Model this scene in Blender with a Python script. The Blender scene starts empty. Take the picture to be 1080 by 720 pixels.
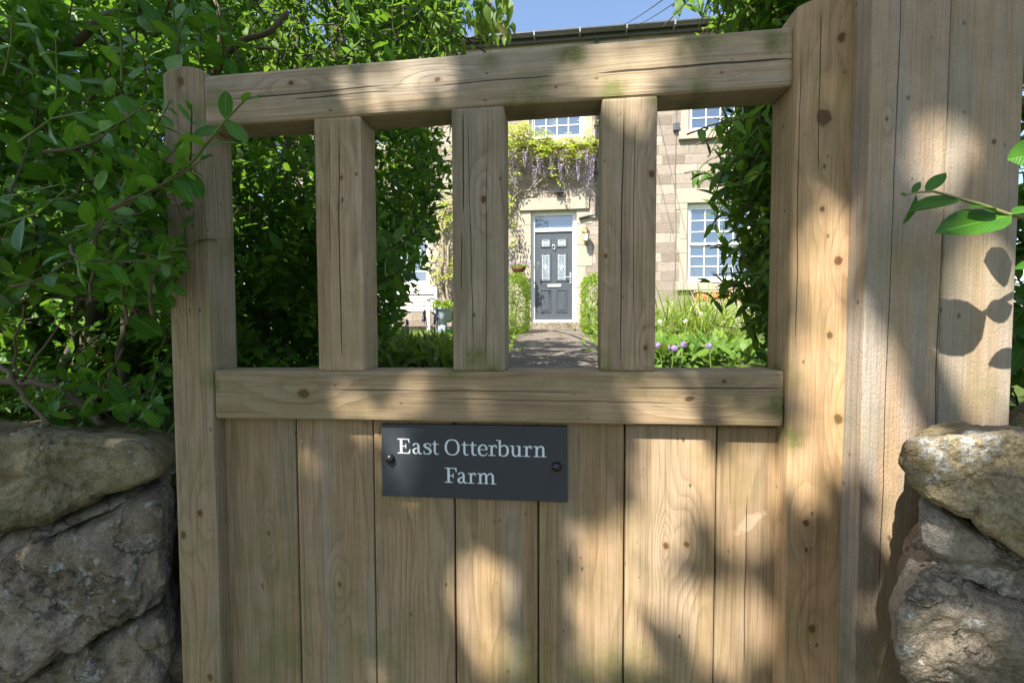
import bpy, bmesh, math, random
import numpy as np
from mathutils import Vector, Matrix, noise
random.seed(7); rng = np.random.default_rng(11)
S = bpy.context.scene
COL = S.collection
R_ = math.radians

# ------------------------------------------------------------------ camera
FPX, CAMD, CAMH = 450.0, 0.667, 1.35           # focal length in photo pixels, distance to the gate face, eye height
up = np.array([-35, 11800, 450.]); up /= np.linalg.norm(up)
fy = np.array([50, 17.4, -450.]); fy -= up * (fy @ up); fy /= np.linalg.norm(fy)
fx = np.cross(fy, up)
RM = np.array([fx, fy, up]); CAM = np.array([0, -CAMD, CAMH])
def P(px, py, Y=0.0):
    """point of the photograph (1080x720 pixels) taken to the upright plane y = Y, metres"""
    d = RM @ np.array([(px - 540) / FPX, -(py - 360) / FPX, -1.0])
    return CAM + d * ((Y + CAMD) / d[1])
cam = bpy.data.objects.new('camera', bpy.data.cameras.new('camera'))
COL.objects.link(cam)
cam.data.sensor_width = 36.0; cam.data.lens = FPX / 1080 * 36
cam.data.clip_start = 0.02; cam.data.clip_end = 600
M = Matrix.Identity(4)
for i in range(3):
    for j in range(3): M[i][j] = RM[i][j]
    M[i][3] = CAM[i]
cam.matrix_world = M
S.camera = cam

# ------------------------------------------------------------------ light
TO_SUN = np.array([-0.60, -1.0, 1.50]); TO_SUN /= np.linalg.norm(TO_SUN)
EL = math.asin(TO_SUN[2]); ROT = math.atan2(TO_SUN[0], TO_SUN[1])
w = bpy.data.worlds.new('World'); S.world = w; w.use_nodes = True
nt = w.node_tree; nt.nodes.clear()
sky = nt.nodes.new('ShaderNodeTexSky'); sky.sky_type = 'NISHITA'; sky.sun_disc = False
sky.sun_elevation = EL; sky.sun_rotation = ROT; sky.altitude = 150; sky.air_density = 1.0; sky.dust_density = 1.6; sky.ozone_density = 1.2
bg = nt.nodes.new('ShaderNodeBackground'); bg.inputs[1].default_value = SKY_STRENGTH = 0.108
wo = nt.nodes.new('ShaderNodeOutputWorld')
nt.links.new(sky.outputs[0], bg.inputs[0]); nt.links.new(bg.outputs[0], wo.inputs[0])
sun = bpy.data.objects.new('sun', bpy.data.lights.new('sun', 'SUN')); COL.objects.link(sun)
sun.data.energy = 5.0; sun.data.angle = R_(0.53); sun.data.color = (1.0, 0.94, 0.85)
sun.rotation_euler = Vector(TO_SUN).to_track_quat('Z', 'Y').to_euler()
sun.location = (-6, -10, 15)
S.view_settings.view_transform = 'Standard'; S.view_settings.look = 'None'
S.view_settings.exposure = 1.57; S.view_settings.gamma = 1.0
S.view_settings.use_curve_mapping = False
S.render.engine = 'CYCLES'
S.cycles.max_bounces = 10; S.cycles.diffuse_bounces = 6; S.cycles.transmission_bounces = 6
S.cycles.use_denoising = True; S.cycles.denoising_prefilter = 'NONE'

# ------------------------------------------------------------------ geometry collector
class Geo:
    def __init__(s): s.v = []; s.f = []; s.uv = None
    def add(s, vs, fs):
        b = len(s.v); s.v.extend([tuple(map(float, p)) for p in vs]); s.f.extend([tuple(i + b for i in f) for f in fs])
    def box(s, x0, x1, y0, y1, z0, z1):
        s.add([(x0,y0,z0),(x1,y0,z0),(x1,y1,z0),(x0,y1,z0),(x0,y0,z1),(x1,y0,z1),(x1,y1,z1),(x0,y1,z1)],
              [(0,3,2,1),(4,5,6,7),(0,1,5,4),(1,2,6,5),(2,3,7,6),(3,0,4,7)])
        return s
    def prism(s, poly, y0, y1):
        """poly: (x,z) counter-clockwise seen from -y; extruded y0 (front) to y1"""
        n = len(poly)
        s.add([(x,y0,z) for x,z in poly] + [(x,y1,z) for x,z in poly],
              [tuple(range(n)), tuple(range(2*n-1, n-1, -1))] + [(i, i+n, (i+1)%n+n, (i+1)%n) for i in range(n)])
        return s
    def tube(s, pts, radii, n=6, cap=True):
        pts = [np.array(p, float) for p in pts]
        if np.isscalar(radii): radii = [radii]*len(pts)
        ring = []; prev = None
        for i, p in enumerate(pts):
            t = pts[min(i+1, len(pts)-1)] - pts[max(i-1, 0)]; t = t / (np.linalg.norm(t) + 1e-9)
            if prev is None:
                a = np.array([0,0,1.]) if abs(t[2]) < .9 else np.array([1.,0,0])
                u = np.cross(t, a)
            else: u = prev - t * (prev @ t)
            u /= np.linalg.norm(u) + 1e-9; prev = u; w_ = np.cross(t, u)
            ring.append([p + radii[i]*(math.cos(2*math.pi*k/n)*u + math.sin(2*math.pi*k/n)*w_) for k in range(n)])
        vs = [q for r in ring for q in r]; fs = []
        for i in range(len(pts)-1):
            for k in range(n):
                fs.append((i*n+k, i*n+(k+1)%n, (i+1)*n+(k+1)%n, (i+1)*n+k))
        if cap: fs.append(tuple(range(n-1, -1, -1))); fs.append(tuple(range((len(pts)-1)*n, len(pts)*n)))
        s.add(vs, fs); return s
    def lathe(s, prof, c, n=20, axis='z'):
        """prof: (radius, height) list turned round an axis through c"""
        vs = []; fs = []
        for r, h in prof:
            for k in range(n):
                a = 2*math.pi*k/n; q = (r*math.cos(a), r*math.sin(a), h) if axis == 'z' else (r*math.cos(a), -h, r*math.sin(a))
                vs.append((c[0]+q[0], c[1]+q[1], c[2]+q[2]))
        for i in range(len(prof)-1):
            for k in range(n): fs.append((i*n+k, i*n+(k+1)%n, (i+1)*n+(k+1)%n, (i+1)*n+k))
        if prof[0][0] > 1e-4: fs.append(tuple(range(n-1,-1,-1)))
        if prof[-1][0] > 1e-4: fs.append(tuple(range((len(prof)-1)*n, len(prof)*n)))
        s.add(vs, fs); return s

ROOTS = {}
def base(o):
    return np.array(ROOTS.get(o.name, (0,0,0))) if o else np.zeros(3)
def finish(name, me, mat, parent, smooth):
    if mat: me.materials.append(mat)
    if smooth: me.shade_smooth()
    o = bpy.data.objects.new(name, me); COL.objects.link(o)
    if parent: o.parent = parent; ROOTS[o.name] = tuple(base(parent))
    return o
def obj(name, g, mat, parent=None, smooth=False, bevel=0, seg=2, keep=False):
    """one mesh object; world coordinates in g become local to the thing's base"""
    b = base(parent)
    me = bpy.data.meshes.new(name)
    v = np.array(g.v, float) - b
    me.from_pydata(v.tolist(), [], g.f)
    if bevel:
        bm = bmesh.new(); bm.from_mesh(me)
        bmesh.ops.recalc_face_normals(bm, faces=bm.faces)
        bmesh.ops.bevel(bm, geom=[e for e in bm.edges if e.calc_face_angle(0) > .6], offset=bevel, segments=seg, profile=.6, affect='EDGES')
        bm.to_mesh(me); bm.free()
    if g.uv is not None:
        uvl = me.uv_layers.new(name='UVMap')
        uvl.data.foreach_set('uv', np.asarray(g.uv, np.float32).ravel())
    me.update()
    return finish(name, me, mat, parent, smooth)
def thing(name, label, cat, loc=(0,0,0), group=None):
    o = bpy.data.objects.new(name, None); COL.objects.link(o); o.location = loc
    o.empty_display_size = .1
    ROOTS[o.name] = tuple(loc); o['label'] = label; o['category'] = cat
    if group: o['group'] = group
    return o
def tag(o, label, cat, group=None):
    o['label'] = label; o['category'] = cat
    if group: o['group'] = group
    return o
def kind(o, k): o['kind'] = k; return o
def copy_thing(root, loc, rz=0, label=None, scale=1):
    def rec(o, par):
        c = o.copy(); COL.objects.link(c); c.parent = par
        for ch in list(o.children): rec(ch, c)
        return c
    r = rec(root, None); r.location = loc; r.rotation_euler = (0,0,rz); r.scale = (scale,)*3
    if label: r['label'] = label
    return r

# ------------------------------------------------------------------ node helpers
class NT:
    def __init__(s, name):
        s.m = bpy.data.materials.new(name); s.m.use_nodes = True; s.t = s.m.node_tree; s.t.nodes.clear()
        s.out = s.t.nodes.new('ShaderNodeOutputMaterial')
    def n(s, typ, ins=None, **props):
        nd = s.t.nodes.new('ShaderNode' + typ)
        for k, v in props.items(): setattr(nd, k, v)
        for k, v in (ins or {}).items():
            sock = nd.inputs[k]
            if isinstance(v, bpy.types.NodeSocket): s.t.links.new(v, sock)
            elif isinstance(v, bpy.types.Node): s.t.links.new(v.outputs[0], sock)
            else:
                if sock.type == 'RGBA' and len(v) == 3: v = (*v, 1)
                sock.default_value = v
        return nd
    def math(s, op, a, b=0.0, c=None, clamp=False):
        ins = {0: a, 1: b}
        if c is not None: ins[2] = c
        return s.n('Math', ins, operation=op, use_clamp=clamp).outputs[0]
    def vmath(s, op, a, b=(0,0,0)):
        nd = s.n('VectorMath', {0: a, 1: b}, operation=op)
        return nd.outputs['Value'] if op in ('LENGTH','DISTANCE','DOT_PRODUCT') else nd.outputs[0]
    def mix(s, f, a, b, blend='MIX'):
        nd = s.n('Mix', None, data_type='RGBA', blend_type=blend)
        for k, v in ((0, f), (6, a), (7, b)):
            if isinstance(v, bpy.types.NodeSocket): s.t.links.new(v, nd.inputs[k])
            else: nd.inputs[k].default_value = (*v, 1) if k > 0 and len(v) == 3 else v
        return nd.outputs[2]
    def rng(s, v, a, b, c=0.0, d=1.0, smooth=True):
        return s.n('MapRange', {0: v, 1: a, 2: b, 3: c, 4: d}, interpolation_type='SMOOTHSTEP' if smooth else 'LINEAR').outputs[0]
    def noise(s, vec, scale, detail=3, rough=.5, dist=0.0, out=0):
        return s.n('TexNoise', {'Vector': vec, 'Scale': scale, 'Detail': detail, 'Roughness': rough, 'Distortion': dist}).outputs[out]
    def scale(s, vec, sc): return s.n('Mapping', {'Vector': vec, 'Scale': sc}).outputs[0]
    def obj(s): return s.n('TexCoord').outputs['Object']
    def bsdf(s, color, rough=.7, normal=None, spec=.4, metallic=0.0):
        ins = {'Base Color': color, 'Roughness': rough, 'Specular IOR Level': spec, 'Metallic': metallic}
        if normal is not None: ins['Normal'] = normal
        return s.n('BsdfPrincipled', ins)
    def bump(s, h, strength=.3, dist=.01, normal=None):
        ins = {'Height': h, 'Strength': strength, 'Distance': dist}
        if normal is not None: ins['Normal'] = normal
        return s.n('Bump', ins).outputs[0]
    def done(s, shader):
        s.t.links.new(shader.outputs[0] if isinstance(shader, bpy.types.Node) else shader, s.out.inputs[0]); return s.m

def wood(name, grain='z', light=(.40,.30,.19), dark=(.235,.155,.082), grey=.5, greyc=(.30,.25,.18), spots=(), cracks=(), ring=.0062,
         knots=True, rough_sawn=False, pith=(.03,.11), seed=0.0, scars=(), knotlist=()):
    """softwood: growth rings cut lengthwise, knots, grey weathering, algae spots, drying cracks.
    cracks: (u0,u1,v,slope,width) with u along the grain and v across it on the front face"""
    light = (light[0]*1.19, light[1]*1.10, light[2]*1.02); dark = (dark[0]*1.16, dark[1]*1.045, dark[2]*1.0); greyc = (greyc[0]*1.16, greyc[1]*1.12, greyc[2]*1.14)
    k = NT(name); co = k.obj()
    geo = k.n('NewGeometry')
    isl = geo.outputs['Random Per Island']
    oi = k.n('ObjectInfo').outputs['Random']
    rnd = k.math('FRACT', k.math('ADD', k.math('ADD', isl, oi), seed))
    sx = k.n('SeparateXYZ', {0: co}); X, Y, Z = sx.outputs
    if grain == 'x': X, Z = Z, X                                   # X = across, Z = along the grain
    off = k.math('MULTIPLY', rnd, 37.0)
    lat = k.math('MULTIPLY', k.math('SUBTRACT', k.math('FRACT', k.math('MULTIPLY', rnd, 7.31)), .5), .10)
    Xs = k.math('ADD', X, off); Zs = k.math('ADD', Z, off)
    p = k.n('CombineXYZ', {0: Xs, 1: Y, 2: Zs}).outputs[0]
    warp = k.noise(k.scale(p, (9, 9, 1.5)), 1.0, 3, .55)
    warp2 = k.noise(k.scale(p, (30, 30, 5)), 1.0, 2, .5)
    rr = None
    # local cross-section coordinates: distance from a wandering pith line
    cell = k.math('SUBTRACT', k.math('PINGPONG', k.math('ADD', X, lat), .10), pith[0])
    cx = k.math('ADD', cell, k.math('MULTIPLY', k.math('SUBTRACT', k.noise(k.scale(p, (0,0,1.3)), 1.0, 2), .5), .09))
    r = k.math('SQRT', k.math('ADD', k.math('MULTIPLY', cx, cx), k.math('POWER', k.math('SUBTRACT', Y, pith[1]), 2.0)))
    r = k.math('ADD', r, k.math('MULTIPLY', k.math('SUBTRACT', warp, .5), .030))
    r = k.math('ADD', r, k.math('MULTIPLY', k.math('SUBTRACT', warp2, .5), .0045))
    kd = None
    if knotlist:
        kd = 9.0; kc = 9.0
        for (kx, kz, ks) in knotlist:
            if grain == 'x': kx, kz = kz, kx
            a = k.math('MULTIPLY', k.math('SUBTRACT', X, kx), 1/ks)
            b = k.math('MULTIPLY', k.math('SUBTRACT', Z, kz), .36/ks)
            d = k.math('SQRT', k.math('ADD', k.math('MULTIPLY', a, a), k.math('MULTIPLY', b, b)))
            kd = k.math('MINIMUM', kd, k.math('ADD', d, k.math('MULTIPLY', k.math('SUBTRACT', warp2, .5), .6)))
            b2 = k.math('MULTIPLY', b, 2.1)
            d2 = k.math('SQRT', k.math('ADD', k.math('MULTIPLY', a, a), k.math('MULTIPLY', b2, b2)))
            kc = k.math('MINIMUM', kc, k.math('ADD', d2, k.math('MULTIPLY', k.math('SUBTRACT', k.noise(k.vmath('ADD', co, (kx, 0, kz)), 48, 3, .6), .5), .34)))
        kd = k.math('MULTIPLY', kd, .33); kc = k.math('MULTIPLY', kc, .33)
    elif knots:
        vk = k.n('TexVoronoi', {'Vector': k.scale(p, (5.5, .01, 2.3)), 'Scale': 1.0, 'Randomness': 1.0}, voronoi_dimensions='3D')
        kd = vk.outputs['Distance']; kc = kd
    if kd is not None:
        pull = k.math('POWER', k.rng(kd, .0, .55, 1, 0), 1.6)
        r = k.math('ADD', r, k.math('MULTIPLY', pull, .013))
    ph = k.math('FRACT', k.math('MULTIPLY', r, 1/ring))
    late = k.math('ADD', k.math('POWER', ph, 2.6), k.math('MULTIPLY', k.rng(ph, .0, .12, 1, 0), .7), clamp=True)
    fib = k.noise(k.scale(p, (420, 420, 9)), 1.0, 2, .6)
    band = k.noise(k.scale(p, (38, 38, .9)), 1.0, 3, .6)
    ringvar = k.rng(k.noise(k.scale(p, (60, 60, 2)), 1.0, 2), .3, .75)
    col = k.mix(k.math('MULTIPLY', late, k.math('MULTIPLY_ADD', ringvar, .75, .2)), light, dark)
    col = k.mix(k.math('MULTIPLY', k.rng(band, .35, .7), .45), col, k.mix(.5, light, dark))
    # weathering
    wz = k.noise(k.scale(p, (14, 14, 1.6)), 1.0, 4, .6)
    col = k.mix(k.math('MULTIPLY', k.rng(wz, .38, .66), grey), col, k.mix(k.math('MULTIPLY', late, .55), greyc, tuple(c*.55 for c in greyc)))
    col = k.mix(k.math('MULTIPLY', k.rng(fib, .42, .72), .42), col, tuple(c*.6 for c in dark))
    strk = k.noise(k.scale(p, (85, 85, 1.1)), 1.0, 4, .7)
    col = k.mix(k.math('MULTIPLY', k.rng(strk, .50, .74), .45), col, tuple(c*.72 for c in dark))
    pale = k.noise(k.scale(k.vmath('ADD', p, (3.1,5.7,2.2)), (24, 24, 1.3)), 1.0, 4, .65)
    col = k.mix(k.math('MULTIPLY', k.rng(pale, .56, .74), .55*grey), col, (.36,.345,.315))
    hv = k.math('MULTIPLY', k.math('SUBTRACT', rnd, .5), .28)
    col = k.n('HueSaturation', {'Color': col, 'Value': k.math('ADD', 1.0, hv), 'Saturation': 1.0}).outputs[0]
    # dirt blotches, fine specks
    bl = k.noise(co, 7.0, 5, .65)
    col = k.mix(k.math('MULTIPLY', k.rng(bl, .5, .72), .30), col, (.13,.105,.07))
    sp = k.n('TexVoronoi', {'Vector': k.scale(p, (60, 60, 34)), 'Scale': 1.0}).outputs['Distance']
    spm = k.math('MULTIPLY', k.rng(sp, .10, .16, 1, 0), k.rng(k.noise(co, 23, 2), .55, .62))
    col = k.mix(k.math('MULTIPLY', spm, .75), col, (.05,.035,.02))
    if kd is not None:
        halo = k.rng(kc, .04, .13, 1, 0)
        col = k.mix(k.math('MULTIPLY', halo, .45), col, k.mix(.4, dark, (.26,.15,.07)))
        core = k.rng(kc, .040, .062, .9, 0)
        col = k.mix(core, col, k.mix(rnd, (.085,.045,.024), (.13,.06,.028)))
        inner = k.rng(kc, .014, .042, 1, 0)
        col = k.mix(k.math('MULTIPLY', inner, .8), col, (.12,.06,.03))
    for (ax, az, ra, rb, rot) in scars:                             # torn pale patch
        dx = k.math('SUBTRACT', sx.outputs[0], ax); dz = k.math('SUBTRACT', sx.outputs[2], az); cr_, sr_ = math.cos(rot), math.sin(rot)
        ua = k.math('DIVIDE', k.math('ADD', k.math('MULTIPLY', dx, cr_), k.math('MULTIPLY', dz, sr_)), ra)
        ub = k.math('DIVIDE', k.math('SUBTRACT', k.math('MULTIPLY', dz, cr_), k.math('MULTIPLY', dx, sr_)), rb)
        d = k.math('ADD', k.math('ADD', k.math('MULTIPLY', ua, ua), k.math('MULTIPLY', ub, ub)), k.math('MULTIPLY', k.math('SUBTRACT', k.noise(co, 70, 3, .6), .5), 2.6))
        col = k.mix(k.rng(d, .45, 1.2, .62, 0), col, k.mix(fib, (.34,.26,.18), (.52,.42,.31)))
    # algae
    al = k.rng(k.noise(co, 11.0, 5, .7), .42, .62)
    base_a = k.math('MULTIPLY', al, .20)
    tot = base_a
    for (ax, az, ar, st) in spots:
        dx = k.math('SUBTRACT', sx.outputs[0], ax); dz = k.math('SUBTRACT', sx.outputs[2], az)
        d = k.math('SQRT', k.math('ADD', k.math('MULTIPLY', dx, dx), k.math('MULTIPLY', dz, dz)))
        d = k.math('ADD', d, k.math('MULTIPLY', k.math('SUBTRACT', k.noise(co, 26, 4, .7), .5), ar*.9))
        tot = k.math('ADD', tot, k.math('MULTIPLY', k.rng(d, ar*.2, ar, st, 0), k.math('MULTIPLY_ADD', al, .5, .5)))
    col = k.mix(k.math('MINIMUM', tot, .85), col, k.mix(k.noise(co, 60, 3, .7), (.075,.10,.018), (.15,.165,.035)))
    h = k.math('ADD', k.math('MULTIPLY', late, .5), k.math('MULTIPLY', fib, .8))
    if rough_sawn:
        saw = k.noise(k.scale(co, (500, 500, 260)), 1.0, 3, .7)
        col = k.mix(k.math('MULTIPLY', k.rng(saw, .35, .7), .35), col, tuple(c*.6 for c in greyc))
        h = k.math('ADD', h, k.math('MULTIPLY', saw, 2.2))
    nrm = k.bump(h, .55, .0012)
    ck = None
    A, B = (sx.outputs[0], sx.outputs[2]) if grain == 'x' else (sx.outputs[2], sx.outputs[0])
    for (u0, u1, v, sl, wd) in cracks:
        n1 = k.math('MULTIPLY', k.math('SUBTRACT', k.noise(k.n('CombineXYZ', {0: A, 1: v, 2: 0.0}).outputs[0], 5, 3, .55), .5), .008)
        line = k.math('ABSOLUTE', k.math('SUBTRACT', B, k.math('ADD', k.math('ADD', k.math('MULTIPLY', k.math('SUBTRACT', A, u0), sl), v), n1)))
        win = k.math('MULTIPLY', k.rng(A, u0, u0 + (u1-u0)*.15), k.rng(A, u1 - (u1-u0)*.15, u1, 1, 0))
        c1 = k.math('MULTIPLY', k.rng(k.math('DIVIDE', line, k.math('MAXIMUM', k.math('MULTIPLY', win, wd), .00005)), .55, 1.0, 1, 0), k.rng(win, 0, .2))
        ck = c1 if ck is None else k.math('MAXIMUM', ck, c1)
    if ck is not None:
        col = k.mix(k.math('MULTIPLY', ck, .9), col, (.03,.022,.014))
        nrm = k.bump(k.math('MULTIPLY', ck, -1.0), .8, .003, nrm)
    return k.done(k.bsdf(col, k.rng(fib, .3, .7, .62, .85), nrm, .25))

def leafmat(name, c1, c2, trans=.32, rough=.38, young=None, vein=True, spec=.22):
    k = NT(name)
    rnd = k.n('NewGeometry').outputs['Random Per Island']
    uv = k.n('TexCoord').outputs['UV']
    sx = k.n('SeparateXYZ', {0: uv})
    u = k.math('ABSOLUTE', k.math('SUBTRACT', sx.outputs[0], .5))
    col = k.mix(rnd, c1, c2)
    if young: col = k.mix(k.rng(k.math('FRACT', k.math('MULTIPLY', rnd, 13.7)), .78, .98), col, young)
    blotch = k.noise(k.obj(), 45, 3)
    col = k.mix(k.math('MULTIPLY', k.rng(blotch, .45, .75), .35), col, tuple(c*.6 for c in c1))
    nrm = None
    if vein:
        mid = k.rng(u, .0, .035, 1, 0)
        col = k.mix(k.math('MULTIPLY', mid, .55), col, tuple(min(1, c*2.2+.02) for c in c2))
        v = k.math('SINE', k.math('MULTIPLY', k.math('SUBTRACT', sx.outputs[1], k.math('MULTIPLY', u, .9)), 58))
        nrm = k.bump(k.math('ADD', k.math('MULTIPLY', v, .25), k.math('MULTIPLY', mid, -1.0)), .35, .002)
    b = k.bsdf(col, k.rng(blotch, .3, .7, rough*.9, rough*1.2), nrm, spec)
    tr = k.n('BsdfTranslucent', {'Color': k.mix(.5, col, tuple(min(1, c*m) for c, m in zip(c2, (2.6,2.2,1.2))))})
    mx = k.n('MixShader', {0: trans, 1: b, 2: tr})
    return k.done(mx)

def plain(name, color, rough=.6, spec=.4, metallic=0.0, var=.12, scale=18, bump=0.0):
    k = NT(name); co = k.obj()
    nz = k.noise(co, scale, 5, .65)
    col = k.mix(k.rng(nz, .3, .7), tuple(c*(1-var) for c in color), tuple(min(1, c*(1+var)) for c in color))
    nrm = k.bump(k.noise(co, scale*6, 3), bump, .004) if bump else None
    return k.done(k.bsdf(col, k.rng(nz, .3, .7, rough*.85, min(1, rough*1.1)), nrm, spec, metallic))

def bark(name, c=(.12,.095,.065)):
    k = NT(name); co = k.obj()
    a = k.noise(k.scale(co, (40, 40, 12)), 1, 5, .65); b = k.noise(co, 9, 4)
    col = k.mix(a, tuple(x*.5 for x in c), tuple(x*1.5 for x in c))
    col = k.mix(k.math('MULTIPLY', k.rng(b, .5, .7), .4), col, (.10,.12,.06))
    return k.done(k.bsdf(col, .9, k.bump(a, .6, .006), .2))

def rock(name, c1, c2, moss=.3, lich=.5, seed=0.0, crack=.4, splash=(), org=(0,0)):
    k = NT(name); co0 = k.obj()
    co = k.vmath('ADD', co0, (seed, seed*1.7, seed*.6))
    a = k.noise(co, 5.0, 7, .62); b = k.noise(co, 22, 6, .7); c = k.noise(co, 110, 4, .7); e = k.noise(co, 420, 3, .7)
    col = k.mix(k.rng(a, .32, .68), c1, c2)
    col = k.mix(k.math('MULTIPLY', k.rng(b, .42, .7), .65), col, tuple(x*.45 for x in c1))
    # ochre iron staining
    o = k.noise(co, 8.5, 4, .6)
    col = k.mix(k.math('MULTIPLY', k.rng(o, .56, .72), .5), col, (.20,.12,.05))
    m = k.math('MULTIPLY', k.rng(k.noise(co, 6.3, 5, .7), .47, .66), moss)
    col = k.mix(m, col, k.mix(c, (.055,.062,.016), (.13,.125,.035)))
    # crusty lichens: pale rosettes with broken edges, of two sizes
    tot = 0.0
    for sc, th, hi in ((13, .36, .60), (34, .34, .56), (80, .36, .53)):
        w1 = k.n('VectorMath', {0: k.noise(co, sc*2.8, 5, .75, out=1), 3: 1.1/sc}, operation='SCALE').outputs[0]
        vo = k.n('TexVoronoi', {'Vector': k.vmath('ADD', co, w1), 'Scale': sc, 'Randomness': 1.0})
        on = k.rng(k.n('SeparateColor', {0: vo.outputs['Color']}).outputs[0], 1-hi*lich*.62, 1-hi*lich*.62+.03)
        li = k.math('MULTIPLY', on, k.rng(k.math('ADD', vo.outputs['Distance'], k.math('MULTIPLY', k.math('SUBTRACT', c, .5), .35)), th*.72, th, 1, 0))
        tot = k.math('MAXIMUM', tot, li)
    s3 = k.n('SeparateXYZ', {0: co0})
    for (ax, az, ar) in splash:
        dx = k.math('SUBTRACT', s3.outputs[0], ax-org[0]); dz = k.math('MULTIPLY', k.math('SUBTRACT', s3.outputs[2], az-org[1]), .62)
        d = k.math('ADD', k.math('SQRT', k.math('ADD', k.math('MULTIPLY', dx, dx), k.math('MULTIPLY', dz, dz))), k.math('MULTIPLY', k.math('SUBTRACT', k.noise(co, 75, 5, .75), .5), ar*3.2))
        tot = k.math('MAXIMUM', tot, k.rng(d, ar*.75, ar, 1, 0))
    holes = k.rng(k.noise(co, 150, 4, .75), .36, .54)
    tot = k.math('MULTIPLY', tot, holes)
    lc = k.mix(k.noise(co, 60, 3), (.30,.29,.255), (.56,.55,.50))
    grit = k.noise(co, 620, 2, .8); grit2 = k.noise(co, 240, 4, .75)
    col = k.mix(k.rng(grit2, .35, .7, 0, .75), k.mix(.0, col, col), k.n('HueSaturation', {'Color': col, 'Value': .42}).outputs[0])
    col = k.mix(k.rng(grit, .58, .75, 0, .55), col, k.n('HueSaturation', {'Color': col, 'Value': 1.9, 'Saturation': .8}).outputs[0])
    col = k.mix(k.math('MULTIPLY', tot, .9), col, lc)
    h = k.math('ADD', k.math('ADD', k.math('MULTIPLY', b, .9), k.math('MULTIPLY', c, .5)), k.math('ADD', k.math('MULTIPLY', e, .22), k.math('MULTIPLY', tot, .12)))
    cr = k.math('ABSOLUTE', k.math('SUBTRACT', k.noise(k.scale(co, (1,1,1.7)), 4.2, 6, .6), .5))
    crm = k.math('MULTIPLY', k.rng(cr, 0, .016, 1, 0), crack)
    col = k.mix(crm, col, (.035,.03,.022))
    h = k.math('SUBTRACT', h, k.math('MULTIPLY', crm, .9))
    return k.done(k.bsdf(col, .92, k.bump(h, .95, .011), .2))
# ================================================================== THE GATE
GZ = 0.05                                                            # clear of the ground
gate = thing('garden_gate', 'pale timber garden gate with open top, square balusters and boarded lower half', 'gate', (-.127, .03, 0))
def gx(x): return x + .127                                          # material coordinates are local to the gate
def arch(x0, x1, zb, zt, sag, n=8):
    pts = [(x0, zb), (x1, zb)]
    for i in range(n+1):
        t = i/n; pts.append((x1 + (x0-x1)*t, zt + sag*(1-(2*t-1)**2)))
    return pts
W_st_l = wood('stile wood grey', 'z', (.34,.265,.175), (.20,.14,.08), .62, seed=.13, spots=[(gx(-.594),1.70,.035,.8),(gx(-.60),1.26,.03,.6),(gx(-.60),1.50,.05,.35),(gx(-.60),.75,.12,.35)],
              cracks=[(1.30,1.55,gx(-.635),.0,.0006)], knotlist=[(gx(-.633),1.760,.035),(gx(-.622),1.025,.032),(gx(-.655),.985,.030),(gx(-.640),1.405,.018),(gx(-.612),.73,.03)])
W_st_r = wood('stile wood warm', 'z', (.42,.305,.185), (.26,.165,.085), .22, seed=.41, spots=[(gx(.338),1.27,.035,.7),(gx(.338),1.18,.03,.7)],
              cracks=[(1.55,1.80,gx(.366),-.01,.0007),(1.30,1.75,gx(.339),.0,.0006)], knotlist=[(gx(.370),1.641,.058),(gx(.391),1.749,.030),(gx(.372),1.513,.022),(gx(.395),1.44,.034),(gx(.385),1.335,.024),(gx(.400),1.213,.034),(gx(.360),1.06,.030),(gx(.372),.90,.036)])
obj('stile', Geo().prism(arch(-.667, -.590, GZ, 1.776, .010), 0, .058), W_st_l, gate, bevel=.004)
obj('stile', Geo().prism(arch(.332, .414, GZ, 1.797, .011), -.008, .060), W_st_r, gate, bevel=.004)
W_top = wood('top rail wood', 'x', (.37,.305,.22), (.235,.175,.115), .8, (.32,.285,.235), seed=.27,
             spots=[(gx(.02),1.762,.03,1.0),(gx(-.105),1.755,.025,.7),(gx(.20),1.76,.04,.55),(gx(.205),1.70,.03,.6),(gx(.31),1.755,.03,.7),(gx(.08),1.70,.03,.6),(gx(-.05),1.695,.05,.5),(gx(-.575),1.73,.03,.8),(gx(-.2),1.69,.04,.3)],
             cracks=[(gx(.045),gx(.34),1.727,.012,.0019),(gx(-.56),gx(-.27),1.725,.02,.0012),(gx(-.44),gx(-.26),1.719,.02,.0010),(gx(-.2),gx(.0),1.727,.01,.0009)], knots=False,
             knotlist=[(gx(-.19),1.735,.022),(gx(-.435),1.745,.022),(gx(.235),1.717,.012)])
def rail(x0, x1, zl, zr, h): return [(x0, zl-h), (x1, zr-h), (x1, zr), (x0, zl)]
obj('top_rail', Geo().prism(rail(-.592, .334, 1.7675, 1.7755, .083), 0, .056), W_top, gate, bevel=.006, seg=3)
W_mid = wood('middle rail wood', 'x', (.375,.295,.19), (.23,.165,.095), .5, seed=.55, spots=[(gx(-.592),1.25,.025,.8),(gx(-.17),1.282,.035,.9),(gx(.328),1.24,.03,.9),(gx(.11),1.28,.03,.5),(gx(-.36),1.28,.03,.3)],
             cracks=[(gx(.10),gx(.34),1.255,.001,.0009),(gx(-.40),gx(.05),1.244,.004,.0006),(gx(-.2),gx(.2),1.232,.0,.0006)], knotlist=[(gx(-.425),1.237,.040),(gx(.195),1.238,.032),(gx(.245),1.265,.018)])
obj('mid_rail', Geo().prism(rail(-.589, .331, 1.2745, 1.2815, .084), 0, .056), W_mid, gate, bevel=.007, seg=3)
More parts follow.
